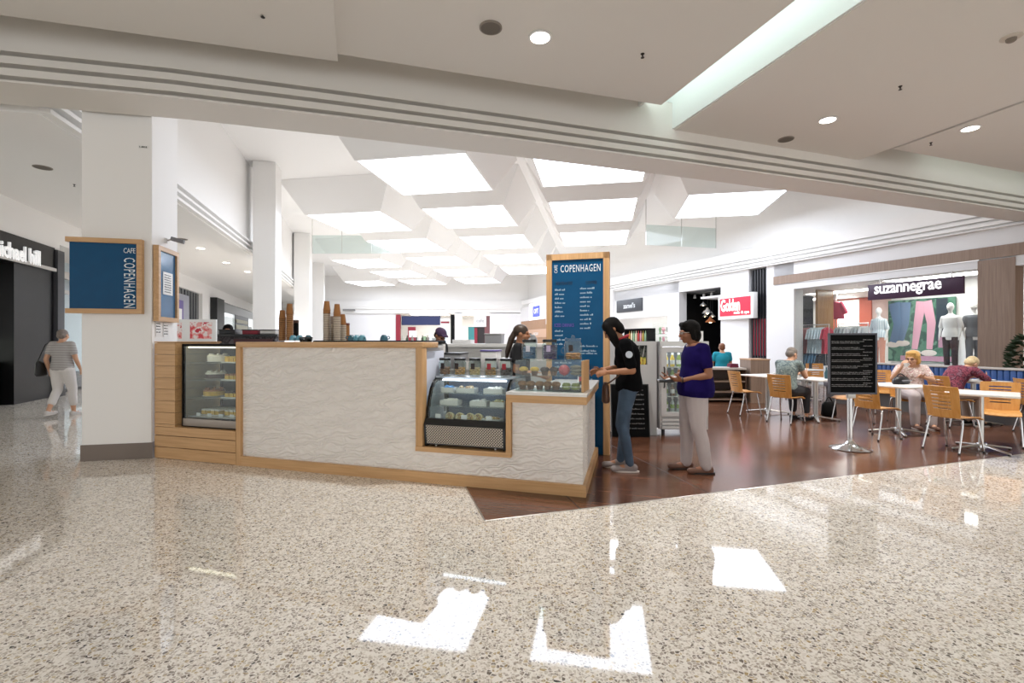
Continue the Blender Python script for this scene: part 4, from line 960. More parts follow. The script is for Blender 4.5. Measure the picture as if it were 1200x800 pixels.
# poster of legs in coloured trousers
d = 1.9; t = RW.thing('fashion_poster', 'wide poster of legs in blue and pink trousers on green', 'poster', X(1078, d), d, RW.z(1078, 387, d))
w = X(1121, d)-X(1042, d); h = 1.85
MB().bb(-w/2, w/2, 0, .05, -h/2, h/2).build('board', mat_blotch('poster_green', ['3f6f5c', '527f6a', '2f5548', '6a937d'], 2.2), t)
def blob(mb, pts, r): mb.tube([(x, -.012, z) for x, z in pts], r, 10)
m = MB(Matrix.Diagonal((1, .12, 1, 1))); blob(m, [(-w*.40, .85), (-w*.33, .2), (-w*.42, -.35)], [.17, .14, .1]); blob(m, [(-w*.22, .85), (-w*.24, .2), (-w*.30, -.3)], [.15, .13, .09]); m.build('blue_trousers', mat('poster_denim', '5d7695', .6), t)
m = MB(Matrix.Diagonal((1, .12, 1, 1))); blob(m, [(w*.02, .85), (-w*.03, .2), (-w*.08, -.55)], [.13, .11, .075]); blob(m, [(w*.10, .85), (w*.17, .2), (w*.14, -.55)], [.13, .11, .075]); m.build('pink_trousers', mat('poster_pink', 'd7a0b2', .6), t)
m = MB(Matrix.Diagonal((1, .12, 1, 1)))
for x, z in ((-w*.42, -.42), (-w*.27, -.38), (-w*.1, -.66), (w*.13, -.66)): m.ell((x, 0, z), (.2, .1, .09))
m.build('shoes', mat('poster_shoe', 'd9cfc8', .6), t)
MB().bb(w*.24, w*.40, -.008, 0, -.3, .9).build('dark_door', mat('poster_navy', '1f2f3c', .5), t)
MB().bb(w*.27, w*.37, -.012, -.006, -.5, -.2).bb(-w*.3, w*.45, -.004, 0, -.9, -.75).build('pink_rug', mat('poster_mauve', 'b98aa0', .6), t)
# dressed shop dummies
MANN = mat('dummy_white', 'efeeec', .3)
def dummy(px, d, label, top, legs, head=True, wide=1.0, turn=0, legz=.95, z0=.35):
    t = RW.thing('mannequin', label, 'mannequin', X(px, d), d, z0, turn=turn)
    m = MB()
    m.rings([[(a*math.cos(i*math.pi/8), b*math.sin(i*math.pi/8), z) for i in range(16)] for z, a, b in ((.80, .14, .1), (.9, .165, .12), (1.0, .15, .11), (1.12, .125, .1), (1.28, .15, .115), (1.40, .17, .1), (1.47, .1, .07), (1.5, .05, .05))])
    m.rc((0, 0, 1.46), (0, -.01, 1.6), .05, .045)
    if head: m.ell((0, -.01, 1.68), (.075, .095, .115)); m.rc((0, -.09, 1.67), (0, -.105, 1.65), .012, .016)
    for s in (-1, 1):
        m.rc((s*.17, 0, 1.40), (s*.23, .02, 1.14), .045, .038); m.rc((s*.23, .02, 1.14), (s*.22, -.06, .90), .036, .026); m.rc((s*.22, -.06, .9), (s*.215, -.09, .80), .03, .018, flat=.5)
        m.rc((s*.085, 0, .85), (s*.09, 0, .47), .085, .055); m.rc((s*.09, 0, .47), (s*.09, .02, .06), .052, .035); m.rc((s*.09, .02, .03), (s*.09, -.13, .02), .03, .025)
    m.build('figure', MANN, t, voxel=.014, it=3)
    m = MB(); m.rings([[(a*math.cos(i*math.pi/8), b*math.sin(i*math.pi/8), z) for i in range(16)] for z, a, b in ((.88, .20*wide, .14), (1.0, .185*wide, .135), (1.12, .15, .12), (1.28, .17, .13), (1.39, .19, .115), (1.46, .12, .08))])
    for s in (-1, 1): m.rc((s*.165, 0, 1.39), (s*.225, .02, 1.16), .062, .06)
    m.build('top', top, t, voxel=.014)
    m = MB()
    for s in (-1, 1): m.rc((s*.085, 0, .85), (s*.09, 0, .47), .1, .072); m.rc((s*.09, 0, .47), (s*.09, .02, legz-.85), .072, .06)
    m.rc((-.07, 0, .88), (.07, 0, .88), .105, .105); m.build('trousers', legs, t, voxel=.016)
    MB().cyl((0, 0, -.02), .2, .02, 24).build('foot_plate', STEEL, t)
    return t
rstruct('floor_display', MB().bb(xm-1.5, xb+1.5, .5, 1.85, 0, .62), SHOPWHITE, 'low white display plinth in the clothes shop window')
LACE = mat('white_lace', 'efeeec', .8, bump=.4, bscale=60); GREYFAB = mat_blotch('grey_print', ['8f9f9c', 'a9b5b2', '74868a', 'c0c6c2'], 30)
dummy(1114, 1.1, 'white dummy in a white lace top and dark maroon trousers', LACE, mat('maroon_cloth', '3a1f24', .8), z0=.64)
dummy(1141, 1.35, 'white dummy in a grey green outfit against the window end', GREYFAB, GREYFAB, turn=R(50), z0=.64)
dummy(1030, 1.3, 'white dummy in a long pale blue top behind the chalkboard stand', mat_stripes('pale_blue_stripe', 'dfe7ea', 'b9c9d2', 6, 'X', .8), mat('coral_shorts', 'd99a84', .8), wide=1.15, z0=.64)
t = RW.thing('hanging_top', 'pink top hanging high inside the clothes shop', 'garment', X(979, 2.2), 2.2, RW.z(979, 362, 2.2))
m = MB(); m.rings([[(a*math.cos(i*math.pi/8), .09*math.sin(i*math.pi/8), z) for i in range(16)] for z, a in ((-.35, .33), (-.1, .27), (.15, .22), (.25, .1))])
for s in (-1, 1): m.rc((s*.2, 0, .18), (s*.34, 0, -.12), .07, .08)
m.build('cloth', mat('pink_cloth', 'd3506f', .8), t, voxel=.02); MB().rc((0, 0, .22), (0, 0, .36), .045, .04).ell((0, 0, .44), (.075, .09, .11)).build('head_form', MANN, t); MB().bb(-.012, .012, -.01, .01, -RW.z(979, 362, 2.2)+.02, -.2).build('pole', STEEL, t); MB().cyl((0, 0, -RW.z(979, 362, 2.2)+.002), .22, .02).build('foot_plate', STEEL, t)
t = RW.thing('lightbox', 'white lit panel with a coral surround deep inside the clothes shop', 'lightbox', X(993, 5.7), 5.75, 2.5); MB().bb(-.9, .9, 0, .04, -.7, .65).build('surround', mat('coral_panel', 'cf6a55', .6), t); MB().bb(-.45, .45, -.01, -.001, -.5, .6).build('frame', WHITE, t); MB().bb(-.4, .4, -.02, -.011, -.45, .55).build('face', emission('lightbox_white', 'fff6f0', 2.5), t)
# clothes rails with single garments
GAR = [mat('dusty_red_cloth', 'a8605c', .85), mat_blotch('pale_print', ['c9d3d6', 'a5b6bd', 'e5e6e4', '8fa3ad'], 40), mat('red_cloth', 'b8364a', .85), mat('white_cloth', 'e2e4e6', .85), mat('pale_grey_cloth', 'b5bcc0', .85), mat('dark_cloth', '2a2c33', .85), mat('blue_denim', '4f7691', .85)]
def garment_mesh(mt, L, flare):
    m = MB(); m.rings([[(.022*c+0.004*math.sin(7*a+z*9), w*s, z) for a in [i*math.pi/9 for i in range(18)] for c, s in [(math.cos(a), math.sin(a))]] for z, w in ((-L, .2*flare), (-L*.6, .19), (-.25, .2), (-.08, .2), (-.03, .13), (0, .03))])
    for s in (-1, 1): m.rc((0, s*.17, -.09), (0, s*.25, -.36), .03, .035, flat=.8)
    m.cur = 1; m.tube([(0, -.18, -.06), (0, 0, -.0), (0, .18, -.06)], .008, 6); m.tube([(0, 0, 0), (0, 0, .05), (0, .02, .07), (0, .0, .085)], .004, 6)
    return m.mesh('garment', [mt, STEEL])
def rail(px0, px1, d, zr, lab, cols, n, names, L=.75, turn=0):
    xa, xb = X(px0, d), X(px1, d); t = RW.thing('clothes_rail', lab, 'clothes rail', xa, d, 0)
    m = MB(); m.tube([(0, 0, zr), (xb-xa, 0, zr)], .014, 8); m.build('bar', CHROME, t)
    for x in (.01, xb-xa-.01): MB().tube([(x, 0, .03), (x, 0, zr)], .014, 8).build('upright', CHROME, t); MB().bb(x-.02, x+.02, -.25, .25, 0, .03).build('foot', CHROME, t)
    ms = {}
    for i in range(n):
        c = cols[i*len(cols)//n]
        if c not in ms: ms[c] = garment_mesh(GAR[c], L, 1.1)
        o = bpy.data.objects.new('garment', ms[c]); COL.objects.link(o); o.location = RW.w(xa+(xb-xa)*(i+.5)/n, d, zr-.095); o.rotation_euler = (0, 0, RW.a+((i*37) % 11-5)*.03)
        nm = names[i*len(cols)//n]; tag(o, nm, 'garment', 'garments: '+nm[:40])
rail(938, 972, .70, 1.95, 'chrome clothes rail with red and patterned tops nearest the bronze wall', [0, 0, 1, 1, 1, 2], 16, ['dusty red top on the rail nearest the bronze wall', 'dusty red top on the rail nearest the bronze wall', 'pale printed top in the middle of the upper rail', 'pale printed top in the middle of the upper rail', 'pale printed top in the middle of the upper rail', 'bright red top beside the pale printed tops'], .85)
rail(939, 968, .70, 1.10, 'low chrome clothes rail with dark and denim trousers', [5, 6, 6, 5], 12, ['dark trousers on the low rail, bronze wall end', 'blue denim trousers on the low rail', 'blue denim trousers on the low rail', 'dark trousers on the low rail, chalkboard end'], .85)
rail(982, 1018, 1.6, 1.98, 'chrome clothes rail with white and grey tops behind the chalkboard stand', [4, 3, 4, 3], 13, ['pale grey top on the rail above the chalkboard stand, bronze end', 'white top on the rail above the chalkboard stand, middle', 'pale grey top on the rail above the chalkboard stand, dummy end', 'white top on the rail above the chalkboard stand, next to the dummy'], .8)
# the next shop, cut by the frame
rstruct('wall_right.009', MB().bb(X(1191), X(1300), 1.2, 1.3, 0, 3.2), mat_wood('orange_wood', 'b98250', '9c6838', .4, 'z', .6), 'orange wood wall of the next shop')
t = RW.thing('potted_plant', 'dark green bushy plant at the taupe panel, cut by the frame', 'plant', X(1208, -.9), -.9, 0)
MB().lathe([(.14, 0), (.18, .35), (.16, .35), (.001, .32)], n=20).build('pot', MATTBLACK, t)
m = MB(); rr = random.Random(5); m.tube([(0, 0, .3), (0, 0, 1.1)], .02)
for i in range(520):
    a, z = rr.random()*6.28, rr.uniform(.45, 1.5); r = .30*math.sin(min(1, (z-.4)/.3)*1.57)*math.cos(max(0, (z-1.0)/.6)*1.4)
    c = Vector((r*math.cos(a), r*math.sin(a), z)); dr = Vector((math.cos(a), math.sin(a), rr.uniform(-.3, .8))).normalized(); s = dr.orthogonal().normalized()*.03
    m.add([c-s*.3, c+dr*.06+s, c+dr*.14, c+dr*.06-s], [(0, 1, 2, 3)])
m.build('foliage', mat('dark_leaf', '24381f', .6), t)

# ---------------------------------------------------------------- far end
rstruct  # the shops of the far wall stand square to the view
FW = Wall((0, 40.0), 0)
def frect(px0, px1, y0=None): return FW.x(px0), FW.x(px1)
struct('wall_far.001', MB().bb(FW.x(360), FW.x(463), 40.2, 40.4, 0, 3.75).bb(FW.x(533), FW.x(541), 40.0, 40.4, 0, 3.75).bb(FW.x(574), FW.x(700), 40.0, 40.4, 0, 3.75).bb(-20, 4, 46, 46.2, 0, 4), SHOPWHITE, 'white far wall between the distant shops')
struct('ceiling.006', MB().bb(-20, 4, 40.2, 46, 3.75, 3.85), SHOPWHITE, 'ceiling inside the distant shops')
for k, (px, lab) in enumerate(((498, 'distant lit ceiling panel in the shop with the red frame'), (556, 'distant lit ceiling panel in the shop with the teal strip'))):
    t = FW.thing('shop_light', lab, 'ceiling light', FW.x(px), 2.5, 3.72); MB().bb(-1.6, 1.6, -.8, .8, 0, .012).build('diffuser', MATS['shop_light'], t); MB().bb(-1.65, 1.65, -.85, .85, .004, .02).build('housing', WHITE, t)
t = FW.thing('far_shop', 'distant shop with red posts, dark blue fascia and white counter', 'shop', FW.x(463)+.05, .05, 0)
L = FW.x(533)-FW.x(463)-.1; RED = mat('deep_red', '8f2233', .5); NAVY = mat('navy_fascia', '27305a', .5)
MB().bb(.0, .35, 0, .3, 0, 3.6).bb(.9, 1.5, .4, .7, 0, 2.6).build('red_post', RED, t); MB().bb(L-.3, L, 0, .3, 0, 3.6).build('black_post', MATTBLACK, t)
MB().bb(.4, L*.75, .3, .5, 2.75, 3.5).build('fascia', NAVY, t); MB().bb(L*.75, L-.4, .3, .4, 2.6, 3.3).build('price_board', WHITE, t); MB().bb(L*.76, L-.45, .28, .31, 2.9, 3.05).build('price_band', RED, t)
MB().bb(L*.78, L-.6, .35, .45, 0, 2.5).build('lit_panel', mat('lit_panel', 'dfe9ef', .4), t); MB().bb(.7, L*.7, .9, 1.5, 0, 1.2).build('counter', SHOPWHITE, t)
MB().bb(1.0, 1.6, .36, .40, 1.75, 2.3).build('red_poster', WHITE, t)
rr = random.Random(6)
for i in range(12):
    o = MB().bb(-.12, .12, -.1, .1, 0, rr.uniform(.3, .8)).build('goods_box', [GREYB, BOT[5], MATTBLACK, SHOPWHITE][i % 4], loc=FW.w(FW.x(463)+.9+i*.26, 1.25, 1.2)); tag(o, 'small grey or white package on the distant white counter', 'box', 'packages on the distant white counter')
t = FW.thing('far_shop', 'distant shop with a teal strip, white sign and dark red doorway', 'shop', FW.x(541), .05, 0); L = FW.x(574)-FW.x(541)
MB().bb(.5, 1.0, .3, .5, 0, 2.6).build('teal_post', mat('teal_post', '3d8a8c', .5), t); MB().bb(1.0, L, .4, .5, 0, 2.6).build('dark_doorway', mat('brown_black', '2a2120', .5), t); MB().bb(L-.45, L, .2, .4, 0, 3.5).build('red_post', mat('dull_red', '7a4a4c', .5), t)
MB().bb(1.0, 2.0, .1, .2, 2.6, 3.6).build('sign_face', WHITE, t); MB().bb(1.0, 1.25, .3, .38, 0, 2.5).build('red_panel', RED, t); MB().bb(0, L, .05, .15, 0, .95).build('counter', GREYB, t)
m = MB(); m.text('cafe', .4, (1.5, .09, 3.1)); m.build('lettering', GREYB, t)
t = FW.thing('notice_strip', 'thin pale sign strip on the distant bulkhead', 'sign', FW.x(410), -.2, 3.95); MB().bb(-.5, .5, -.03, 0, -.08, .08).build('plate', GREYB, t); MB().bb(-.45, .45, -.04, -.03, -.03, .03).build('print', STEEL, t)
# right-hand end shops (brown fascia and blue sign)
R2 = Wall((5.29, 25.3), math.atan2(25.3-40, 5.29-.7))
struct('wall_right.010', MB().bb(-15.6, -.2, 0, .3, 2.55, 4.1).bb(-15.6, -8.2, .0, .3, 0, 2.56).bb(-15.6, -.2, 2.5, 2.6, 0, 4), SHOPWHITE, 'white wall towards the far corner', loc=R2.p, rz=R2.a)
t = R2.thing('shop_sign', 'white lightbox sign with a blue patch near the far corner', 'sign', R2.x(631), -.1, 3.6)
MB().bb(-1.4, 1.5, -.12, .0, -.6, .65).build('box', mat('sign_glow_white', 'f2f2f6', .4, emit='ffffff', es=.4), t); MB().bb(-.6, .9, -.14, -.12, -.4, .4).build('blue_patch', mat('sign_blue_patch', '4a55d6', .4, emit='4a55d6', es=.5), t)
m = MB(); m.text('OPT', .5, (.15, -.145, 0)); m.build('lettering', SW, t)
t = R2.thing('brown_shopfront', 'brown wooden shopfront panel near the far corner', 'shopfront', R2.x(628), -.05, 0)
a, b = R2.x(612)-R2.x(628), R2.x(645)-R2.x(628)
MB().bb(a, b, -.05, .04, 0, 3.0).build('panel', mat_wood('light_brown', 'b08a6c', '9d7759', .5, 'z', .4), t); MB().bb(a+1.2, b, -.09, -.05, 1.7, 2.3).build('sign_strip', mat('tan_strip', 'c9a48a', .5), t)
m = MB(); m.text('sussan', .42, ((a+b)/2+.5, -.10, 2.0)); m.build('lettering', WHITE, t)

# ---------------------------------------------------------------- walkway on the other side
LW = Wall((-10.9, 10.4), math.atan2(.94, -.335)); LX = LW.x
struct('wall_left', MB().bb(-4, LX(70), 0, .4, 3.75, HC+.05).bb(LX(70), LX(306), 0, .35, 3.9, HC+.05).bb(LX(236), LX(245), -.05, .3, 0, 3.95).bb(-4, 40, 4, 4.1, 0, 4), PAINT, 'white wall over the walkway shops', loc=LW.p, rz=LW.a)
t = LW.thing('jewellery_shopfront', 'glossy black tiled shopfront with silver lettering', 'shopfront', 0, 0, 0)
e = LX(62)-.03; o0 = LX(15)
MB().bb(o0, e, -.02, .35, 0, 3.2).bb(-4, e, -.05, .35, 3.15, 3.76).build('tiles', mat('black_tile', '0a0a0b', .3, spec=.22, noise=.3, nscale=3), t)
MB().bb(-4, e, -.09, -.05, 3.16, 3.24).build('steel_strip', STEEL, t)
MB().bb(-4, o0, 2.5, 2.6, 0, 3.2).bb(-4, o0, .3, 2.5, 3.1, 3.2).build('interior', mat('dark_brown_interior', '2a1d14', .4), t)
MB().bb(-4, o0-.05, .2, .9, 0, .95).build('counter', BLACK, t); MB().bb(-4, o0-.05, .25, .85, .96, 1.45).build('glass_case', mat('case_glow', 'c9cfc6', .2, emit='e5eadf', es=.7), t)
MB().bb(-3.4, o0-.6, 2.4, 2.48, 1.9, 2.7).build('wall_picture', mat('gold_picture', '9a7f55', .4, emit='9a7f55', es=.3), t)
m = MB(); xa_, xb_ = LX(-16), LX(42); m.text('michael hill', .56, ((xa_+xb_)/2, -.075, LW.z(13, 295)), bold=.012, depth=.04, fit=(xb_-xa_, .36)); m.build('lettering', mat('lit_letters', 'f2f2f2', .4, emit='ffffff', es=.2), t)
t = LW.thing('grey_pilaster', 'dark grey pilaster between the black shop and the poster window', 'pilaster', LX(62), 0, 0); MB().bb(0, LX(71)-LX(62)-.04, -.1, .35, 0, 3.72).build('shaft', mat('pilaster_grey', '4a4b4f', .5, spec=.3), t); MB().bb(-.01, LX(71)-LX(62)-.03, -.12, .36, 0, .15).build('base', BLACK, t)
t = LW.thing('poster_window', 'bright shop window with a tall fashion poster behind the walking woman', 'shop window', LX(71), .2, 0)
w = LX(130)-LX(71)
MB().bb(0, w, .5, .55, 0, 3.7).build('back_panel', mat('window_glow', 'b9c6cc', .4), t); MB().bb(0, w, .0, .1, 3.1, 3.3).bb(0, w, 0, .1, 2.7, 2.8).build('louvre', STEEL, t); MB().bb(0, w, 0, .02, .1, 2.7).build('pane', SHOPGLASS, t)
MB().bb(.15, 1.1, .4, .45, .9, 2.75).build('poster', mat('poster_white', 'e6dcd6', .5, emit='e6dcd6', es=.2), t)
m = MB(Matrix.Diagonal((1, .2, 1, 1))); m.ell((.6, 1.9, 2.35), (.2, .1, .26)); m.rc((.6, 1.9, 1.9), (.6, 1.9, 1.1), .28, .2); m.build('poster_figure', mat('poster_skin', 'cf9f8a', .6), t)
MB().bb(0, w, .1, .5, 0, .5).build('plinth', BLACK, t)
# shops seen past the column
t = LW.thing('glass_shopfront', 'dark glass shopfront with a purple white poster beside the wide column', 'shopfront', LX(195), .1, 0); w = LX(236)-LX(195)-.1
MB().bb(0, w, .0, .1, 0, 3.88).build('dark_glass', mat('smoked_glass', '4a4f55', .12), t)
for i in range(6): MB().bb(w*.45+i*w*.09, w*.45+i*w*.09+.03, -.02, 0, 0, 3.88).build('mullion', mat('mullion_grey', '2f3236', .4), t)
px = LX(215)-LX(195); MB().bb(px-1.7, px+1.0, -.08, -.02, 2.0, 3.6).build('poster_board', mat('grey_poster', 'a6a8b4', .5), t); MB().bb(px-1.2, px, -.1, -.08, 2.2, 3.3).build('purple_poster', mat('poster_purple', '6a5b9c', .5), t); MB().bb(px-.9, px-.3, -.12, -.1, 2.3, 2.9).build('white_figure', WHITE, t)
t = LW.thing('black_pillar', 'tall black square pillar along the walkway', 'pillar', LX(245), -.3, 0); MB().bb(0, LX(254)-LX(245), -.1, .29, 0, 3.88).build('shaft', BLACK, t); MB().bb(-.02, LX(254)-LX(245)+.02, -.12, .3, 0, .15).build('base', STEEL, t)
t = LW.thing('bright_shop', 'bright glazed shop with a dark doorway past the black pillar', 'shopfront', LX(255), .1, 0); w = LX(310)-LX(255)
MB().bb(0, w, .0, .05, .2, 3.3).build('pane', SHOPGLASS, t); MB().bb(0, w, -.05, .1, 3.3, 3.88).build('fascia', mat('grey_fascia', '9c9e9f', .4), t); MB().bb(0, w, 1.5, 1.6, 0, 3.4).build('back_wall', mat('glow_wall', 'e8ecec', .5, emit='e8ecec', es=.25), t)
q = LX(276)-LX(255); MB().bb(q, q+5.5, -.08, -.04, 0, 3.3).build('doorway', mat('door_dark', '2a2a30', .4), t); MB().bb(q+.3, q+5, -.12, -.08, 2.3, 2.6).bb(q+.3, q+5, -.12, -.08, 2.75, 3.0).build('sign_band', mat('sign_band', 'c9c9b4', .5), t); MB().bb(q+5.6, q+7, -.12, -.08, 0, 2.6).build('light_door', mat('light_door', 'dfe3e0', .5), t)
# stands behind the cake fridge
t = thing('poster_stand', 'pair of red and white pictures on a white stand behind the cake fridge', 'poster', AT(218, 400, 8.6)*1, R(6)); t.location.z = 0
w = 1.0; zt = 1.4+26/F*8.6
MB().bb(-w/2, w/2, 0, .04, 1.32, zt, bevel=.005).build('board', WHITE, t)
for s in (-1, 1): MB().bb(s*.25-.18, s*.25+.18, -.008, 0, 1.45, zt-.05).build('picture', mat_blotch('red_picture', ['d9525a', 'e8a5a0', 'f1e5e2', 'c83a48'], 9), t)
MB().bb(-.3, .3, -.02, .06, .06, 1.32).bb(-.4, .4, -.2, .25, 0, .06).build('stand', STEEL, t)
t = thing('service_counter', 'dark speckled service counter behind the cake fridge', 'counter', (AT(262, 400, 10).x, 10, 0), R(8))
MB().bb(-.7, 1.0, 0, .6, 0, 1.50).build('body', mat_blotch('dark_speckle', ['3a3537', '4a4547', '2a2628', '5c5658'], 9), t); MB().bb(-.75, 1.05, -.03, .63, 1.50, 1.55).build('top', BLACK, t)
MB().bb(.2, .95, -.02, 0, .9, 1.45).build('front_panel', mat('maroon_panel', '4a2a2c', .5), t)
for i, (x, lab, mt) in enumerate(((.0, 'black box on the dark service counter, cake fridge end', BLACK), (.45, 'black tray box with red packets on the dark service counter', RED), (.8, 'grey tray box at the column end of the dark service counter', STEEL))):
    b = box_thing('tray_box', lab, 'box', Matrix.Translation(t.location) @ Matrix.Rotation(R(8), 4, 'Z') @ Vector((x, .3, 1.55)), .3, .3, .08, mt, BLACK, R(8))
# ================================================================ SEATING AREA
FL = .003
def make_chair(label):
    t = thing('cafe_chair', label, 'chair', (0, 0, FL), 0, 'beech cafe chairs')
    def seat(u, v):
        x = (u-.5)*.40*(1-.06*(1-v)); y = -.18+v*.40; z = .455-.012*math.cos((u-.5)*math.pi)-(.035*max(0, v-.82)/.18)
        return (x, y, z)
    MB().sheet(seat, 12, 12, .012).build('seat', PLY, t)
    def back(u, v):
        w = .375+.045*v if v < .85 else .4133-.01*(v-.85)/.15
        x = (u-.5)*w; z = .44+.39*v; y = -.185-.075*v-.035*math.sin(v*2.2)*0-.03*math.cos((u-.5)*math.pi)+.02
        return (x, y, z)
    def slot(i, j): return 4 <= i < 14 and j in (7, 10, 13, 16, 19, 22)
    MB().sheet(back, 18, 27, .012, slot).build('backrest', PLY, t)
    lg = []
    for sx, sy in ((-1, 1), (1, 1), (-1, -1), (1, -1)):
        y1 = .20 if sy > 0 else -.23; y0 = .12 if sy > 0 else -.12
        p = [(sx*.10, y0, .43), (sx*.165, y0, .43), (sx*.185, y0+(.01 if sy > 0 else -.01), .415), (sx*.195, y0+(y1-y0)*.25, .33), (sx*.21, y1, .012)]
        lo = MB().tube(p, .0105, 10).build('leg', CHROME, t)
        MB().cyl((sx*.21, y1, 0), .014, .022, 12).build('foot_glide', BLACK, lo)
    MB().tube([(-.10, .12, .43), (-.10, -.12, .43)], .009, 8).tube([(.10, .12, .43), (.10, -.12, .43)], .009, 8).build('under_frame', CHROME, t)
    return t
chair_specs = [
 ((4.48, 9.42), (1, .12), 'wooden cafe chair seen side on, closest to the shelf unit'),
 ((4.76, 8.50), (.85, .5), 'wooden cafe chair under the person in the grey vest'),
 ((5.86, 8.45), (-1, -.15), 'wooden cafe chair half hidden behind the chalkboard stand, facing the walkway side'),
 ((7.75, 12.4), (-.2, -1), 'distant pale wooden chair facing us beyond the person in the grey vest'),
 ((7.25, 14.2), (-.4, -.9), 'distant wooden chair farthest back, over the table nearest the shelf unit'),
 ((6.62, 12.6), (.3, -.9), 'distant wooden chair between the shelf unit and the vest wearer'),
 ((5.30, 7.13), (.96, .27), 'wooden chair partly behind the chalkboard stand at the handbag table'),
 ((7.25, 9.55), (-.3, -.95), 'wooden chair with its back to the blue bench beside the woman with a cup'),
 ((5.66, 6.28), (.966, .26), 'wooden cafe chair in front, its slotted back turned to us at the nearest table'),
 ((6.66, 6.68), (-.7, -.72), 'wooden cafe chair facing us across the nearest table'),
 ((7.98, 7.38), (.95, -.3), 'wooden cafe chair cut by the frame edge beside the blue bench'),
 ((7.30, 8.15), (.97, .05), 'wooden cafe chair under the person in the maroon shirt'),
 ((6.72, 8.32), (-.3, -.95), 'wooden cafe chair under the woman drinking from a cup'),
]
CH = make_chair('-')
for i, ((x, y), (hx, hy), lab) in enumerate(chair_specs):
    o = CH if i == 0 else dup(CH, (0, 0, 0), 0)
    o.location = (x, y, FL); o.rotation_euler = (0, 0, heading(hx, hy)); o['label'] = lab
def make_table():
    t = thing('cafe_table', '-', 'table', (0, 0, FL), 0, 'white cafe tables')
    MB().box((0, 0, .725), (.70, .70, .03), bevel=.012).build('tabletop', TABLEWHITE, t)
    MB().box((0, 0, .703), (.36, .36, .012)).build('top_plate', ALU, t)
    m = MB()
    for a in (-.028, .028): m.tube([(a, 0, .05), (a, 0, .70)], .022, 14)
    m.build('pole', ALU, t)
    MB().lathe([(.06, .03), (.06, .07), (.05, .09), (.001, .09)], n=20).build('hub', CHROME, t)
    for k in range(4):
        a = k*math.pi/2+math.pi/4; c, s = math.cos(a), math.sin(a)
        f = MB().rc((c*.03, s*.03, .062), (c*.36, s*.36, .022), .03, .02, flat=.55, side=(-s, c, 0)).build('foot', ALU, t)
        MB().cyl((c*.355, s*.355, 0), .016, .016, 12).build('foot_glide', BLACK, f)
    return t
tabs = [((5.02, 9.62), .3, 'white square table between the side-on chair and the person in the vest'), ((5.42, 8.74), .35, 'white square table in front of the person in the grey vest'), ((6.95, 11.7), .2, 'distant white table beyond the person in the grey vest'),
        ((5.90, 7.48), .35, 'white square table with a black handbag in front of the woman with a cup'), ((6.07, 6.33), .27+.5, 'white square table nearest us beside the terrazzo edge'), ((7.82, 8.30), .3, 'white square table with plates in front of the person in maroon')]
TB = make_table()
for i, ((x, y), a, lab) in enumerate(tabs):
    o = TB if i == 0 else dup(TB, (0, 0, 0), 0)
    o.location = (x, y, FL); o.rotation_euler = (0, 0, a); o['label'] = lab
TZ = FL+.741
# blue upholstered bench
ba, bb_ = Vector((9.42, 6.07, 0)), Vector((7.72, 11.5, 0)); BL = (bb_-ba).length
bt = thing('bench_seat', 'long bench with ribbed blue back and pale top edge along the seating area', 'bench', (ba.x, ba.y, FL), math.atan2(bb_.y-ba.y, bb_.x-ba.x))
BLUEV = mat('blue_vinyl', '2c4f8a', .45, noise=.15, nscale=14)
m = MB(); n = int(BL/.09)
for i in range(n): m.bb(i*BL/n+.004, (i+1)*BL/n-.004, .0, .07, .42, .90, bevel=.018)
m.build('backrest', BLUEV, bt)
MB().bb(0, BL, -.10, .0, 0, .90).build('back_board', mat('bench_oak', 'a98f78', .5), bt); MB().bb(-.02, BL+.02, -.12, .09, .90, .935, bevel=.006).build('top_rail', mat('pale_rail', 'b9b4b0', .4), bt)
MB().bb(0, BL, .07, .55, .36, .46, bevel=.03).build('seat', mat('grey_vinyl', '77757a', .5), bt); MB().bb(0, BL, .0, .45, 0, .36).build('plinth', mat('bench_grey_base', '5e5a58', .5), bt)
# chalkboard on a chrome stand
t = thing('chalkboard_stand', 'black menu chalkboard on a chrome pole with a round base', 'sign', (4.41, 6.38, FL), R(-4))
MB().lathe([(.235, 0), (.24, .008), (.20, .022), (.09, .05), (.04, .10), (.028, .12), (.001, .12)], n=36).build('base', CHROME, t)
MB().tube([(0, 0, .1), (0, 0, .80)], .022, 14).tube([(-.035, 0, .1), (-.035, 0, .80)], .010, 10).build('pole', CHROME, t)
m = MB(); bz0, bz1 = .715, 1.505
for a, b, c, d in ((-.30, .30, bz0, bz0+.022), (-.30, .30, bz1-.022, bz1), (-.30, -.278, bz0, bz1), (.278, .30, bz0, bz1)): m.bb(a, b, -.05, -.022, c, d)
m.build('frame', mat('pewter_frame', '55555a', .35, .7), t)
MB().bb(-.28, .28, -.04, -.024, bz0+.02, bz1-.02).build('board', CHALK, t)
m = MB(); rr = random.Random(21); z = bz1-.09
for blk in range(8):
    scribble(m, .13, .26, z, .012, -.0415, 2, rr); z -= .022
    for k in range(2): scribble(m, -.26, .26, z, .011, -.0415, 9, rr, rr.uniform(.6, 1)); z -= .020
    z -= .018
m.build('chalk_writing', CHALKTXT, t)
MB().bb(-.05, .05, -.03, .02, .66, .74, bevel=.006).build('clamp', STEEL, t)
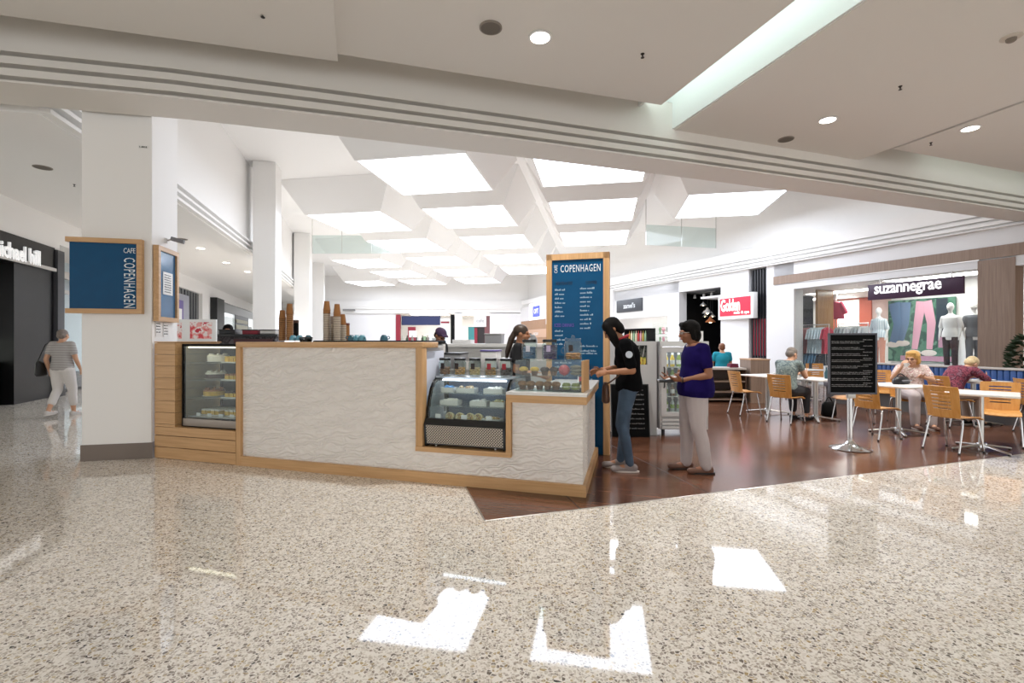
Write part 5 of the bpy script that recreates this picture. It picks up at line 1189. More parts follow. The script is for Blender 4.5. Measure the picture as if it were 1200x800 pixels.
# shelf unit and cabinet
su = thing('shelf_unit', 'low dark wood open shelf unit with papers on top behind the purple top', 'shelf', (4.42, 11.25, FL), R(-3))
MB().bb(0, .95, 0, .55, .75, .79).build('top', mat('pale_top', 'cfc6bd', .4), su); MB().bb(0, .95, .5, .55, 0, .75).bb(0, .03, 0, .5, 0, .75).bb(.92, .95, 0, .5, 0, .75).build('carcass', DARKWOOD, su)
for z in (.05, .22, .46): MB().bb(.03, .92, .02, .5, z, z+.03).build('shelf', TAUPE, su)
cbt = thing('side_cabinet', 'taupe wooden cabinet at the end of the dark shelf unit', 'cabinet', (5.42, 11.12, FL), R(-3))
MB().bb(0, .42, 0, .6, 0, .97).build('body', TAUPE, cbt); MB().bb(-.01, .43, -.01, .61, .97, 1.0).build('top', mat_wood('pale_cap', 'c9a37f', 'b98f68', .4, 'x'), cbt)
for i, (x, lab, mt) in enumerate(((.2, 'white paper sheet spread on the dark shelf unit', WHITE), (.5, 'second white paper sheet on the dark shelf unit beside the maroon cloth', WHITE))):
    o = MB().bb(-.16, .16, -.12, .12, 0, .012, bevel=.003).build('newspaper', mt, loc=(4.42+x, 11.5, FL+.792), rz=.2-i*.5); tag(o, lab, 'paper')
t = thing('folded_cloth', 'small maroon folded cloth on the dark shelf unit', 'cloth', (5.16, 11.45, FL+.792)); MB().bb(-.1, .1, -.1, .1, 0, .05, bevel=.015).build('lower_fold', mat('maroon_fold', '6a2138', .8), t); MB().bb(-.09, .1, -.09, .1, .05, .09, bevel=.015).build('upper_fold', mat('maroon_fold', '6a2138', .8), t)

# drinks fridge
fz = thing('drinks_fridge', 'white glass door drinks fridge full of bottles behind the purple top', 'fridge', (2.185, 7.24, FL), R(-3))
W, D, H = .70, .62, 1.40
FRW = mat('fridge_white', 'c9c8c6', .35)
MB().bb(0, .03, 0, D, .10, H).bb(W-.03, W, 0, D, .10, H).bb(0, W, D-.03, D, .10, H).bb(0, W, 0, D, H-.06, H).bb(.03, W-.03, 0, D, .10, .30).build('body', FRW, fz)
MB().bb(0, W, -.03, 0, H-.075, H).build('header', STEEL, fz)
dr = MB().bb(.01, .09, -.04, -.005, .30, H-.08).bb(W-.09, W-.01, -.04, -.005, .30, H-.08).bb(.09, W-.09, -.04, -.005, .30, .36).bb(.09, W-.09, -.04, -.005, H-.16, H-.08).build('door', FRW, fz)
MB().bb(.09, W-.09, -.03, -.022, .36, H-.16).build('door_glass', GLASS, dr); MB().tube([(.05, -.045, .72), (.05, -.075, .74), (.05, -.075, 1.0), (.05, -.045, 1.02)], .01, 8).build('handle', BLACK, dr)
m = MB()
for i in range(3): m.bb(.03, W-.03, -.02, .0, .115+i*.055, .15+i*.055)
m.build('vent_slats', STEEL, fz)
for x in (.06, W-.06):
    for y in (.06, D-.06): MB().cyl((x, y, 0), .025, .10, 12).build('foot', BLACK, fz)
MB().bb(.05, W-.05, .03, .06, H-.10, H-.08).build('light_tube', emission('fridge_tube', 'f2f6ff', 9), fz)
MB().bb(.032, W-.032, D-.045, D-.032, .30, H-.06).build('lining', mat('fridge_lining', '7c8086', .4), fz)
FZM = Matrix.Translation((2.185, 7.24, FL)) @ Matrix.Rotation(R(-3), 4, 'Z')
bcol = {'yellow': mat('juice_yellow', 'e0c04a', .25), 'orange': mat('juice_orange', 'd9772e', .25), 'green': mat('juice_green', '86a04a', .25), 'red': mat('juice_red', 'a8433a', .25), 'clear': mat('water_clear', 'b7bfbd', .2), 'brown': mat('iced_coffee', '6e5136', .25)}
def bottle_mesh(c, cap=WHITE):
    m = MB(); m.lathe([(.03, 0), (.033, .008), (.033, .12), (.015, .165), (.015, .185), (.001, .185)], n=16); m.cur = 1; m.lathe([(.018, .178), (.018, .205), (.001, .205)], n=14); m.cur = 2; m.lathe([(.0338, .04), (.0338, .1)], n=16)
    return m.mesh('drink_bottle', [bcol[c], cap, WHITE if c != 'clear' else bcol['green']])
bms = {c: bottle_mesh(c) for c in bcol}
for k, (z, cols) in enumerate(((1.02, ['yellow', 'yellow', 'green', 'orange', 'orange', 'red']), (.80, ['red', 'green', 'orange', 'brown', 'yellow', 'red']), (.585, ['clear', 'brown', 'clear', 'brown', 'clear', 'brown']), (.36, ['green', 'clear', 'clear', 'brown', 'clear', 'green']))):
    MB().bb(.035, W-.035, .03, D-.05, z-.012, z).build('shelf', FRW, fz)
    sh = ['top', 'second', 'third', 'bottom'][k]
    for i, c in enumerate(cols):
        o = bpy.data.objects.new('drink_bottle', bms[c]); COL.objects.link(o); o.location = FZM @ Vector((.115+i*.094, .10, z+.001)); o.rotation_euler = (0, 0, i)
        w_ = {'clear': 'clear water', 'brown': 'brown coffee'}.get(c, c+' juice')
        tag(o, '%s bottle on the %s shelf of the drinks fridge' % (w_, sh), 'bottle', '%s bottles on the %s fridge shelf' % (c, sh))
t = thing('card_stand', 'small white card stand on top of the drinks fridge', 'sign', FZM @ Vector((.60, .12, H+.001)), R(-3)); MB().bb(-.07, .07, 0, .006, 0, .15).build('card', WHITE, t); MB().bb(-.07, .07, -.03, .03, 0, .006).build('foot', GLASS, t); MB().bb(-.03, .03, -.002, 0, .06, .11).build('print', GREYB, t)
# white cabinet with a juice window and a leaning chalkboard
wcab = thing('juice_cabinet', 'white cabinet with a small window of juices beside the drinks fridge', 'cabinet', (1.52, 7.34, FL), R(-3))
m = MB(); W = .64
m.bb(0, W, .05, .55, 0, 1.40).bb(.0, .16, 0, .05, 0, 1.40).bb(.50, W, 0, .05, 0, 1.40).bb(.16, .50, 0, .05, 0, 1.05).bb(.16, .50, 0, .05, 1.34, 1.40); m.build('body', FRW, wcab)
MB().bb(.16, .50, .044, .05, 1.05, 1.34).build('back_picture', mat_blotch('leaf_picture', ['3f4440', '5c605a', '2c302e'], 18), wcab)
WCM = Matrix.Translation((1.52, 7.34, FL)) @ Matrix.Rotation(R(-3), 4, 'Z')
m = MB()
for i in range(7): m.bb(.165+i*.047, .165+i*.047+.042, .03, .043, 1.05, 1.16, bevel=.006); 
m.build('juice_print', mat_blotch('juice_print', ['c9b13a', 'a8482f', 'd9c25a', '8f9a3a'], 9), wcab)
for i in range(3): MB().rc((.26+.09*i, .035, 1.17), (.31+.08*i, .035, 1.33), .012, .004).build('straw', STEEL, wcab)
t = thing('chalkboard', 'black chalkboard leaning on the white cabinet by the floor', 'sign', (1.47, 7.16, FL), R(-3))
T = Matrix.Rotation(R(-9), 4, 'X'); m = MB(T); m.bb(0, .53, 0, .02, 0, .76); m.build('board', CHALK, t)
m = MB(T); rr = random.Random(31)
for i in range(9): scribble(m, .2, .5, .68-i*.07, .022, -.002, 3, rr)
m.build('chalk_writing', mat('dim_chalk', '7d7d7d', .9), t)
m = MB(T); m.bb(-.012, 0, -.006, .024, 0, .77).bb(.53, .542, -.006, .024, 0, .77).bb(-.012, .542, -.006, .024, .76, .775); m.build('frame', BLACK, t)

# things on the tables
def tbl(x, y, z=0): return Vector((x, y, TZ+z))
t = thing('handbag', 'black handbag lying on the table of the woman with a cup', 'bag', tbl(6.02, 7.58), R(20))
MB().rings([[(a*math.cos(i*math.pi/10), b*math.sin(i*math.pi/10), z) for i in range(20)] for z, a, b in ((0, .15, .07), (.02, .17, .085), (.06, .165, .08), (.10, .13, .05), (.115, .1, .02))]).build('body', mat('black_leather', '17171a', .4, bump=.3, bscale=50), t)
MB().tube(bez((-.11, 0, .09), (0, .02, .22), (.11, 0, .09), 12), .009, 8).build('handle', mat('black_leather', '17171a', .4), t); MB().bb(-.1, .12, -.088, -.07, .05, .065).build('zip', mat('grey_zip', '8f8f94', .4), t)
t = thing('water_bottle', 'small dark glass bottle on the table beside the vest wearer', 'bottle', tbl(5.56, 8.66)); MB().lathe([(.03, 0), (.032, .1), (.012, .16), (.012, .2), (.001, .2)], n=16).build('bottle_body', mat('teal_glass', '33525a', .15), t); MB().cyl((0, 0, .2), .014, .02, 12).build('cap', STEEL, t)
for i, (x, y, lab) in enumerate(((5.12, 8.82, 'white cup on the table in front of the vest wearer'), (6.85, 11.6, 'white cup on the distant table'), (5.02, 9.35, 'white cup on the table nearest the shelf unit'))):
    t = thing('coffee_cup', lab, 'cup', tbl(x, y)); MB().lathe([(.05, 0), (.07, .008), (.072, .012), (.001, .01)], n=20).build('saucer', PLATE, t); MB().lathe([(.022, .012), (.036, .06), (.034, .06), (.02, .02), (.001, .02)], n=18).tube([(.034, 0, .05), (.055, 0, .045), (.05, 0, .025), (.028, 0, .025)], .005, 6).build('cup_body', PLATE, t)
for i, (x, y, lab) in enumerate(((7.62, 8.30, 'white plate on the table beside the maroon sleeve'), (7.98, 8.25, 'white plate on the far part of the table of the person in maroon'))):
    o = MB().lathe([(.06, 0), (.12, .014), (.125, .02), (.06, .008), (.001, .008)], n=24).build('plate', PLATE, loc=tbl(x, y)); tag(o, lab, 'plate')
t = thing('menu_card', 'small standing menu card on the distant table', 'card', tbl(7.1, 11.65), .3); MB().bb(-.05, .05, -.02, .02, 0, .01).build('foot', GLASS, t); MB().bb(-.045, .045, -.003, .003, .01, .14).build('card', mat('dark_menu', '39434f', .4), t)
t = thing('floor_bag', 'dark bag standing on the floor behind the chalkboard stand', 'bag', (5.95, 9.2, FL), .3)
MB().rings([[(a*math.cos(i*math.pi/10), b*math.sin(i*math.pi/10), z) for i in range(20)] for z, a, b in ((0, .14, .08), (.03, .16, .1), (.22, .15, .08), (.27, .1, .04))]).build('body', MATTBLACK, t); MB().tube(bez((-.08, 0, .25), (0, 0, .45), (.08, 0, .25), 10), .01, 8).build('handle', MATTBLACK, t)
# ================================================================ PEOPLE
V = lambda *a: Vector(a)
SKIN = mat('skin_light', 'c99a7c', .55); SKINT = mat('skin_tan', 'a87453', .55); SKIND = mat('skin_olive', '8f5f44', .55)
EYEW = mat('eye_dark', '1c1512', .2); LIP = mat('lip', '9a5348', .5)
def standing(s=1.0):
    J = dict(pel=V(0, 0, .90), chest=V(0, .0, 1.20), neck=V(0, -.01, 1.385), head=V(0, .02, 1.515), hf=V(0, 1, 0), hu=V(0, 0, 1))
    for k, x in (('l', -1), ('r', 1)):
        J['sh'+k] = V(x*.165, -.01, 1.345); J['el'+k] = V(x*.205, -.03, 1.07); J['wr'+k] = V(x*.21, .05, .85)
        J['hi'+k] = V(x*.085, 0, .88); J['kn'+k] = V(x*.095, .02, .48); J['an'+k] = V(x*.10, -.02, .085); J['to'+k] = V(0, 1, 0)
    return J
def sitting(h=.46):
    d = h+.09-.90; J = standing()
    for k in ('pel', 'chest', 'neck', 'head', 'shl', 'shr', 'ell', 'elr', 'wrl', 'wrr'): J[k] = J[k]+V(0, 0, d)
    for k, x in (('l', -1), ('r', 1)):
        J['hi'+k] = V(x*.09, .03, h+.075); J['kn'+k] = V(x*.11, .43, h+.045); J['an'+k] = V(x*.11, .44, .085)
        J['el'+k] = V(x*.22, .04, h+.31); J['wr'+k] = V(x*.17, .26, h+.26)
    return J
TT = [0, .14, .28, .42, .56, .70, .82, .90, .96, 1.0]
TA = [.135, .165, .165, .140, .135, .148, .155, .13, .085, .058]
TBb = [.10, .122, .12, .108, .108, .122, .108, .085, .068, .056]
def torso_rings(J, s, infl, t0, t1, wide=1.0, belly=0, flare=0, n=20):
    pts = [J['pel']-(J['chest']-J['pel']).normalized()*.07*s, J['pel'], J['chest'], J['neck']]; ln = [0, .16, .68, 1.0]
    hs = (J['hir']-J['hil']).normalized(); ss = (J['shr']-J['shl']).normalized()
    def P(t):
        for a in range(3):
            if t <= ln[a+1] or a == 2:
                u = (t-ln[a])/(ln[a+1]-ln[a]); break
        pm = pts[max(a-1, 0)]; p0, p1 = pts[a], pts[a+1]; p2 = pts[min(a+2, 3)]
        m0 = (p1-pm)*.5 if a > 0 else (p1-p0); m1 = (p2-p0)*.5 if a < 2 else (p1-p0)
        return p0*(2*u**3-3*u*u+1)+m0*.9*(u**3-2*u*u+u)+p1*(-2*u**3+3*u*u)+m1*.9*(u**3-u*u)
    out = []
    for i in range(13):
        t = t0+(t1-t0)*i/12; c = P(t); tg = (P(min(t+.03, 1))-P(max(t-.03, 0))).normalized()
        a = np.interp(t, TT, TA)*s*wide+infl; b = np.interp(t, TT, TBb)*s*(.5+.5*wide)+infl
        bl = belly*math.exp(-((t-.38)/.22)**2); b += bl
        if flare: a += flare*max(0, 1-(t-t0)/.4); b += flare*max(0, 1-(t-t0)/.4)
        sd = (hs*(1-t)+ss*t); sd = (sd-tg*sd.dot(tg)).normalized(); fw = tg.cross(sd)
        out.append([c+fw*bl*.7*(-1 if fw.y < 0 else 1)*0+sd*a*math.cos(2*math.pi*k/n)+fw*b*math.sin(2*math.pi*k/n) for k in range(n)])
    return out
def hand(mb, w, d, pn, s, curl, out):
    """w wrist, d pointing along the palm, pn the way the palm faces, out: towards the thumb"""
    d = d.normalized(); out = (out-d*out.dot(d)).normalized(); pn = (pn-d*pn.dot(d)-out*pn.dot(out)).normalized()
    mb.rc(w-d*.01, w+d*.075*s, .024*s, .030*s, flat=.55, side=out); 
    mb.rc(w+d*.03*s+out*.018*s, w+d*.078*s+out*.024*s, .017*s, .013*s, n=10, flat=.75, side=out); mb.rc(w+d*.03*s-out*.016*s, w+d*.074*s-out*.026*s, .017*s, .012*s, n=10, flat=.75, side=out)
    for i, (o, L) in enumerate(((.030, .068), (.0105, .076), (-.0095, .071), (-.029, .056))):
        p = w+d*.076*s+out*o*s; dr = (d+out*o*3).normalized(); c = curl*(.8+.12*i)
        for k, f in enumerate((.44, .32, .24)):
            dr = (dr*math.cos(c*.6)+pn*math.sin(c*.6)).normalized(); q = p+dr*L*f*s; r0 = (.0098-.001*k)*s
            mb.rc(p, q, r0, r0-.0006, n=8); p = q
    p = w+d*.022*s+out*.022*s; dr = (d*.6+out*.75+pn*.25).normalized()
    for k, L in enumerate((.04, .032, .024)):
        q = p+dr*L*s; mb.rc(p, q, (.0125-.0015*k)*s, (.0115-.0015*k)*s, n=8); p = q; dr = (dr*.85+d*.35+pn*curl*.35).normalized()
def head_frame(J):
    f = J['hf'].normalized(); u = (J['hu']-f*J['hu'].dot(f)).normalized(); r = f.cross(u)
    M = Matrix.Identity(4)
    for i in range(3): M[i][0], M[i][1], M[i][2], M[i][3] = r[i], f[i], u[i], J['head'][i]
    return M
def person(label, loc, rz, J, s, skin, top, legs, shoes, hair, sleeve=.5, hem=.10, flare=0, leg_to=1.0, wide=1.0, belly=0, curl=(.6, .6), hands=None, voxel=.009, extra=None, top_loose=.014, leg_loose=.012, neckline=.97):
    """J is written for a 1.62 m figure; s scales the whole figure"""
    J = {k: (v*s if k[:2] not in ('hf', 'hu', 'to') else v) for k, v in J.items()}
    b = MB(); b.rings(torso_rings(J, s, 0, 0, 1.0, wide, belly))
    HM = head_frame(J)
    b.rc(J['neck']-V(0, 0, .03*s), J['neck']*.35+J['head']*.65, .055*s, .05*s)
    hb = MB(HM @ Matrix.Diagonal((s, s, s, 1)))
    hb.ell((0, -.012, .028), (.072, .092, .082)); hb.ell((0, .022, -.035), (.058, .064, .072)); hb.ell((0, .052, -.083), (.026, .024, .024)); hb.ell((0, .02, -.07), (.045, .045, .04))
    hb.rc((0, .088, .006), (0, .104, -.026), .009, .0135, n=10); hb.ell((0, .072, .022), (.05, .018, .012)); hb.ell((0, .083, -.055), (.022, .012, .011))
    for x in (-1, 1): hb.ell((x*.072, -.008, -.01), (.012, .02, .03)); hb.ell((x*.038, .06, -.028), (.022, .024, .02))
    b.v += hb.v; b.f += [[i+len(b.v)-len(hb.v) for i in f] for f in hb.f]; b.mi += hb.mi
    for k, x in (('l', -1), ('r', 1)):
        sh, el, wr, hi, kn, an = (J[a+k] for a in ('sh', 'el', 'wr', 'hi', 'kn', 'an'))
        b.rc(J['chest']*.3+J['neck']*.7, sh, .075*s*wide, .055*s); b.rc(sh, el, .049*s*wide, .038*s); b.rc(el, el*.65+wr*.35, .038*s, .036*s); b.rc(el*.65+wr*.35, wr, .036*s, .024*s)
        b.rc(hi, kn, .088*s*wide, .056*s); b.rc(kn, kn*.68+an*.32+V(0, -.012*s, 0), .055*s, .053*s); b.rc(kn*.68+an*.32+V(0, -.012*s, 0), an, .052*s, .034*s)
        td = J['to'+k].normalized(); hl = V(an.x, an.y, an.z)-td*.03*s-V(0, 0, .045*s); tp = V(an.x, an.y, max(an.z-.06*s, .028*s))+td*.15*s
        b.rc(hl, an, .032*s, .036*s); b.rc(an-V(0, 0, .02*s), tp, .036*s, .024*s)
        fd = (wr-el).normalized(); hd, pnm, oth = (hands or {}).get(k, (fd, V(-x, .2, -.3), V(0, .7, .7)))
        hand(b, wr, hd, pnm, s, curl[0 if k == 'l' else 1], oth)
    root = b.build('person', skin, None, loc, rz, voxel=voxel, it=2)
    tag(root, label, 'person')
    # clothing
    m = MB(); m.rings(torso_rings(J, s, top_loose*s, hem, neckline, wide, belly, flare))
    for k in 'lr':
        sh, el, wr = J['sh'+k], J['el'+k], J['wr'+k]
        m.rc(J['chest']*.35+J['neck']*.65, sh, .084*s, .064*s)
        if sleeve <= 1: m.rc(sh, sh.lerp(el, sleeve), .062*s, .060*s)
        else: m.rc(sh, el, .064*s*wide, .052*s); m.rc(el, el.lerp(wr, sleeve-1), .052*s, .042*s)
    m.build('shirt', top, root, voxel=.012, it=3)
    m = MB(); m.rings(torso_rings(J, s, leg_loose*s*.7, -.0, .26, wide, belly*.6))
    for k in 'lr':
        hi, kn, an = J['hi'+k], J['kn'+k], J['an'+k]; g = leg_loose*s
        e = kn.lerp(an, leg_to); m.rc(hi, kn, .092*s*wide+g, .058*s+g)
        c = kn.lerp(an, .35*leg_to)+V(0, -.012*s, 0); m.rc(kn, c, .058*s+g, .054*s+g); m.rc(c, e, .054*s+g, (.040*s+g*1.1) if leg_to > .7 else .05*s+g)
    m.build('trousers', legs, root, voxel=.012, it=3)
    for k in 'lr':
        an = J['an'+k]; td = J['to'+k].normalized(); sd = V(td.y, -td.x, 0)
        base = max(an.z-.085*s, 0) if an.z < .16*s else an.z-.085*s
        m = MB(); hp = V(an.x, an.y, base)-td*.045*s
        for c0, c1, r0, r1 in ((hp+V(0, 0, .035*s), hp+td*.21*s+V(0, 0, .03*s), .036*s, .036*s), (hp+V(0, 0, .05*s), hp+td*.08*s+V(0, 0, .06*s), .038*s, .036*s)): m.rc(c0, c1, r0, r1, flat=1.0, side=sd)
        for v in m.v: v.z = max(v.z, base+.004)
        so = m.build('shoe', shoes[0], root, voxel=.008, it=2)
        MB().rings([[V(*(hp+td*(.082*s+.135*s*math.cos(q))+sd*.04*s*math.sin(q)))+V(0, 0, zz-.0) for q in [i*math.pi/10 for i in range(20)]] for zz in (.002, .018)]).build('sole', shoes[1], so)
    # face and hair
    for x in (-1, 1): MB(HM @ Matrix.Diagonal((s, s, s, 1))).ell((x*.031, .081, .004), (.012, .008, .007), n=10, m=6).build('eye', EYEW, root)
    MB(HM @ Matrix.Diagonal((s, s, s, 1))).ell((0, .092, -.056), (.021, .006, .006), n=12, m=6).build('mouth', LIP, root)
    h = MB(HM @ Matrix.Diagonal((s, s, s, 1))); hair[1](h); h.build('hair', hair[0], root, voxel=.009, it=2)
    if extra: extra(root, HM @ Matrix.Diagonal((s, s, s, 1)), J)
    return root
def hair_short(h): h.ell((0, -.024, .046), (.081, .096, .078)); h.ell((0, -.055, -.005), (.076, .062, .07)); h.rc((0, .04, .10), (0, .07, .075), .03, .018)
def hair_bob(h):
    h.ell((0, -.026, .05), (.094, .108, .09)); h.ell((0, -.065, -.03), (.09, .066, .09))
    for x in (-1, 1): h.rc((x*.07, -.01, .05), (x*.075, -.02, -.06), .03, .026)
    h.rc((-.04, .05, .095), (.04, .05, .095), .03, .03)
def hair_crop(h): h.ell((0, -.018, .036), (.077, .096, .082)); h.ell((0, -.05, -.01), (.074, .058, .06))
DARKHAIR = mat('dark_hair', '0d0a09', .75, spec=.15, bump=.4, bscale=90); BROWNHAIR = mat('brown_hair', '3a2a1d', .45, noise=.3, nscale=30); BLOND = mat('golden_hair', 'c79a55', .5, noise=.2, nscale=40, bump=.4, bscale=80); PALEBLOND = mat('pale_blond_hair', 'c9b48c', .5, noise=.2, nscale=40, bump=.4, bscale=80); GREYHAIR = mat('grey_hair', '7d736a', .6, noise=.25, nscale=40, bump=.4, bscale=80); REDHAIR = mat('auburn_hair', '8a5a3f', .5, noise=.2)
SOLE_W = mat('pale_sole', 'd3cdc6', .6); SOLE_D = mat('dark_sole', '1c1a19', .6)
# 1 customer in the black polo shirt, leaning over the serving end
J = standing()
J.update(pel=V(0, -.03, .90), chest=V(0, -.02, 1.20), neck=V(0, .045, 1.385), head=V(0, .145, 1.495), hf=V(.0, .75, -.62), hu=V(0, .62, .75),
         shl=V(-.165, .02, 1.33), shr=V(.165, .02, 1.33), ell=V(-.215, -.04, 1.065), elr=V(.2, .06, 1.07), wrl=V(-.16, .20, 1.045), wrr=V(.12, .26, 1.05),
         hil=V(-.085, -.02, .88), hir=V(.085, -.02, .88), knl=V(-.09, .06, .49), knr=V(.09, .01, .49), anl=V(-.085, -.03, .085), anr=V(.09, .05, .085))
def long_hair(h):
    h.ell((0, -.018, .036), (.084, .102, .088)); h.ell((0, -.06, -.02), (.08, .06, .09))
    for x in (-1, 1):
        h.rc((x*.06, .03, .06), (x*.078, .045, -.06), .046, .046); h.rc((x*.078, .045, -.06), (x*.066, .075, -.20), .046, .026)
def polo_extra(root, HM, J):
    m = MB(); c = J['neck']+V(0, 0, .0)
    pts = [c+V(.062*math.cos(a), .062*math.sin(a)-.005, .012-.03*math.sin(a)) for a in [i*math.pi/12+.0 for i in range(25)]]
    m.tube(pts, .017, 8); m.build('collar', mat('red_collar', '9e1626', .7), root)
    sh, el = J['shl'], J['ell']; q = sh.lerp(el, .40); d = V(-1, 0, .12).normalized()
    MB(Matrix.Translation(q+d*.058) @ Matrix.Rotation(R(-90), 4, 'Y')).cyl((0, 0, 0), .036, .012, 20).build('badge', mat('badge_white', 'cfd6e0', .6), root)
P1 = person('person standing in a black polo shirt with red collar and jeans, leaning over the counter', (1.24, 5.33, FL), heading(-1, .12), J, 1.025, SKINT, mat('black_polo', '0b0b0d', .95, spec=.08), mat('faded_denim', '425468', .85, noise=.25, nscale=9), (mat('grey_shoe', '8f8583', .7), SOLE_W), (DARKHAIR, long_hair), sleeve=.78, hem=.04, flare=.012, voxel=.0075, extra=polo_extra, leg_loose=.004,
            hands={'l': (V(.3, .9, -.15), V(.6, -.2, -.6), V(.5, .1, .7)), 'r': (V(-.3, .9, -.15), V(-.6, -.2, -.6), V(-.5, .1, .7))})
t = thing('handbag', 'brown shoulder bag hanging in front of the person in the black polo', 'bag', (1.01, 5.28, .80+FL), heading(-1, .12)); t.location.z = 0
MB().rings([[(a*math.cos(i*math.pi/10), b*math.sin(i*math.pi/10), z) for i in range(20)] for z, a, b in ((.74, .07, .03), (.76, .085, .045), (.92, .08, .035), (.96, .06, .018))]).build('body', mat('brown_leather', '4a2d1d', .45, noise=.2), t)
MB().tube(bez((-.05, 0, .94), (-.12, -.13, 1.03), (-.15, -.17, 1.10), 8), .008, 8).build('strap', mat('brown_leather', '4a2d1d', .45), t)
# 2 woman in the purple top
J = standing()
J.update(pel=V(0, -.02, .90), chest=V(0, -.03, 1.20), neck=V(0, .0, 1.385), head=V(0, .055, 1.505), hf=V(-.12, 1, -.12),
         shl=V(-.175, -.05, 1.335), shr=V(.175, -.01, 1.335), ell=V(-.235, -.085, 1.06), elr=V(.22, .02, 1.06), wrl=V(-.10, .14, 1.0), wrr=V(.06, .22, 1.0),
         knl=V(-.09, -.02, .49), knr=V(.09, .05, .49), anl=V(-.09, -.10, .085), anr=V(.10, .05, .085))
def purple_extra(root, HM, J):
    MB(HM).rings([[(x, y, .006+z) for x, y, z in ((-.045, .088, .012), (-.016, .1, .012), (-.016, .1, -.012), (-.045, .088, -.012))], [(x, y-.004, .006+z) for x, y, z in ((-.045, .088, .012), (-.016, .1, .012), (-.016, .1, -.012), (-.045, .088, -.012))]]).tube([(-.045, .086, .01), (-.078, -.01, .005)], .003, 6).build('glasses', STEEL, root)
    w = J['wrl']; MB().tube([w+V(.026*math.cos(a), .012, .026*math.sin(a)) for a in [i*math.pi/8 for i in range(17)]], .006, 6).build('watch', BLACK, root)
P2 = person('person in a purple top and white trousers holding a purse and paper by the fridge', (1.95, 5.26, FL), heading(-1, .05), J, .99, SKIND, mat('purple_cloth', '190f48', .9, spec=.08, noise=.25, nscale=6), mat('white_linen', 'b9aead', .85, bump=.2, bscale=14), (mat('brown_shoe', '6b4a3a', .6), SOLE_D), (DARKHAIR, hair_bob), sleeve=.62, hem=-.02, flare=.045, wide=1.22, belly=.03, voxel=.0075, extra=purple_extra, top_loose=.02, leg_loose=.02,
            hands={'l': (V(.25, .95, 0), V(.35, 0, .9), V(-.6, .4, .5)), 'r': (V(-.35, .9, 0), V(-.3, 0, .9), V(.6, .4, .5))}, curl=(.5, .5))
M2 = Matrix.Translation((1.95, 5.26, FL)) @ Matrix.Rotation(heading(-1, .05), 4, 'Z')
t = thing('purse', 'black purse held by the person in the purple top', 'purse', M2 @ V(-.02, .30, .975), heading(-1, .05)); MB().box((0, 0, 0), (.11, .17, .03), bevel=.01).build('body', BLACK, t); MB().box((0, .085, .002), (.1, .006, .012)).build('clasp', STEEL, t)
t = thing('paper_slip', 'white paper slip held above the purse', 'paper', M2 @ V(-.02, .27, .996), heading(-1, .05)); MB(Matrix.Rotation(R(-16), 4, 'X')).bb(-.04, .04, -.08, .1, .0, .004).build('sheet', WHITE, t); MB(Matrix.Rotation(R(-16), 4, 'X')).bb(-.04, .04, -.081, -.05, .004, .006).build('folded_edge', WHITE, t)
# 3 walking away past the black shop
J = standing(); J.update(anl=V(-.07, -.22, .14), knl=V(-.08, .0, .49), anr=V(.08, .16, .085), knr=V(.09, .12, .49), ell=V(-.22, -.08, 1.07), wrl=V(-.22, .0, .85), elr=V(.22, .02, 1.07), wrr=V(.21, .14, .88))
P3 = person('person walking away in a striped grey top and white cropped trousers by the black shop', (-8.40, 9.15, 0), heading(-.1, 1), J, 1.0, SKIN, mat_stripes('grey_stripe_tee', '8a8582', 'c2bebb', 13, 'Z', .85), mat('white_cotton', 'd9d4d0', .85), (mat('pale_shoe', 'c9c3be', .6), SOLE_W), (GREYHAIR, hair_crop), sleeve=.55, wide=1.08, leg_to=.62, leg_loose=.016)
t = thing('handbag', 'black shoulder bag at the side of the walking person', 'bag', (-8.70, 9.06, 0), heading(-.1, 1)); MB().rings([[(a*math.cos(i*math.pi/10), b*math.sin(i*math.pi/10), z) for i in range(20)] for z, a, b in ((.76, .05, .11), (.79, .065, .14), (1.0, .05, .13), (1.04, .02, .1))]).build('body', BLACK, t); MB().tube([(0, -.09, 1.02), (.08, -.02, 1.34), (.13, .02, 1.39), (.08, .06, 1.34), (0, .09, 1.02)], .009, 6).build('strap', BLACK, t)
# 4 barista with a purple cap
J = standing(); J.update(hf=V(.1, .85, -.5), hu=V(0, .5, .85), head=V(0, .075, 1.50), neck=V(0, .02, 1.385), wrl=V(-.12, .24, 1.02), wrr=V(.12, .24, 1.02), ell=V(-.22, -.02, 1.07), elr=V(.22, -.02, 1.07))
def cap(root, HM, J):
    c = MB(HM); c.ell((0, -.014, .055), (.084, .104, .072)); c.rc((-.03, .08, .06), (.03, .08, .06), .035, .035, flat=.25, side=(0, 1, 0)); c.rc((-.035, .10, .05), (.035, .10, .05), .03, .03, flat=.25, side=(0, 1, 0)); c.build('cap', mat('purple_cap', '4a3454', .8), root, voxel=.008)
    m = MB(); q = J['neck'].lerp(J['chest'], .35)+V(0, .115, 0); m.box(q, (.1, .012, .14), bevel=.004); m.build('apron_bib', WHITE, root)
P4 = person('person in a purple cap and black shirt working behind the counter', (-1.13, 7.35, FL), heading(.75, -.55), J, .985, SKIND, mat('black_shirt', '16161a', .85), MATTBLACK, (BLACK, SOLE_D), (DARKHAIR, hair_crop), sleeve=1.3, extra=cap, wide=1.02)
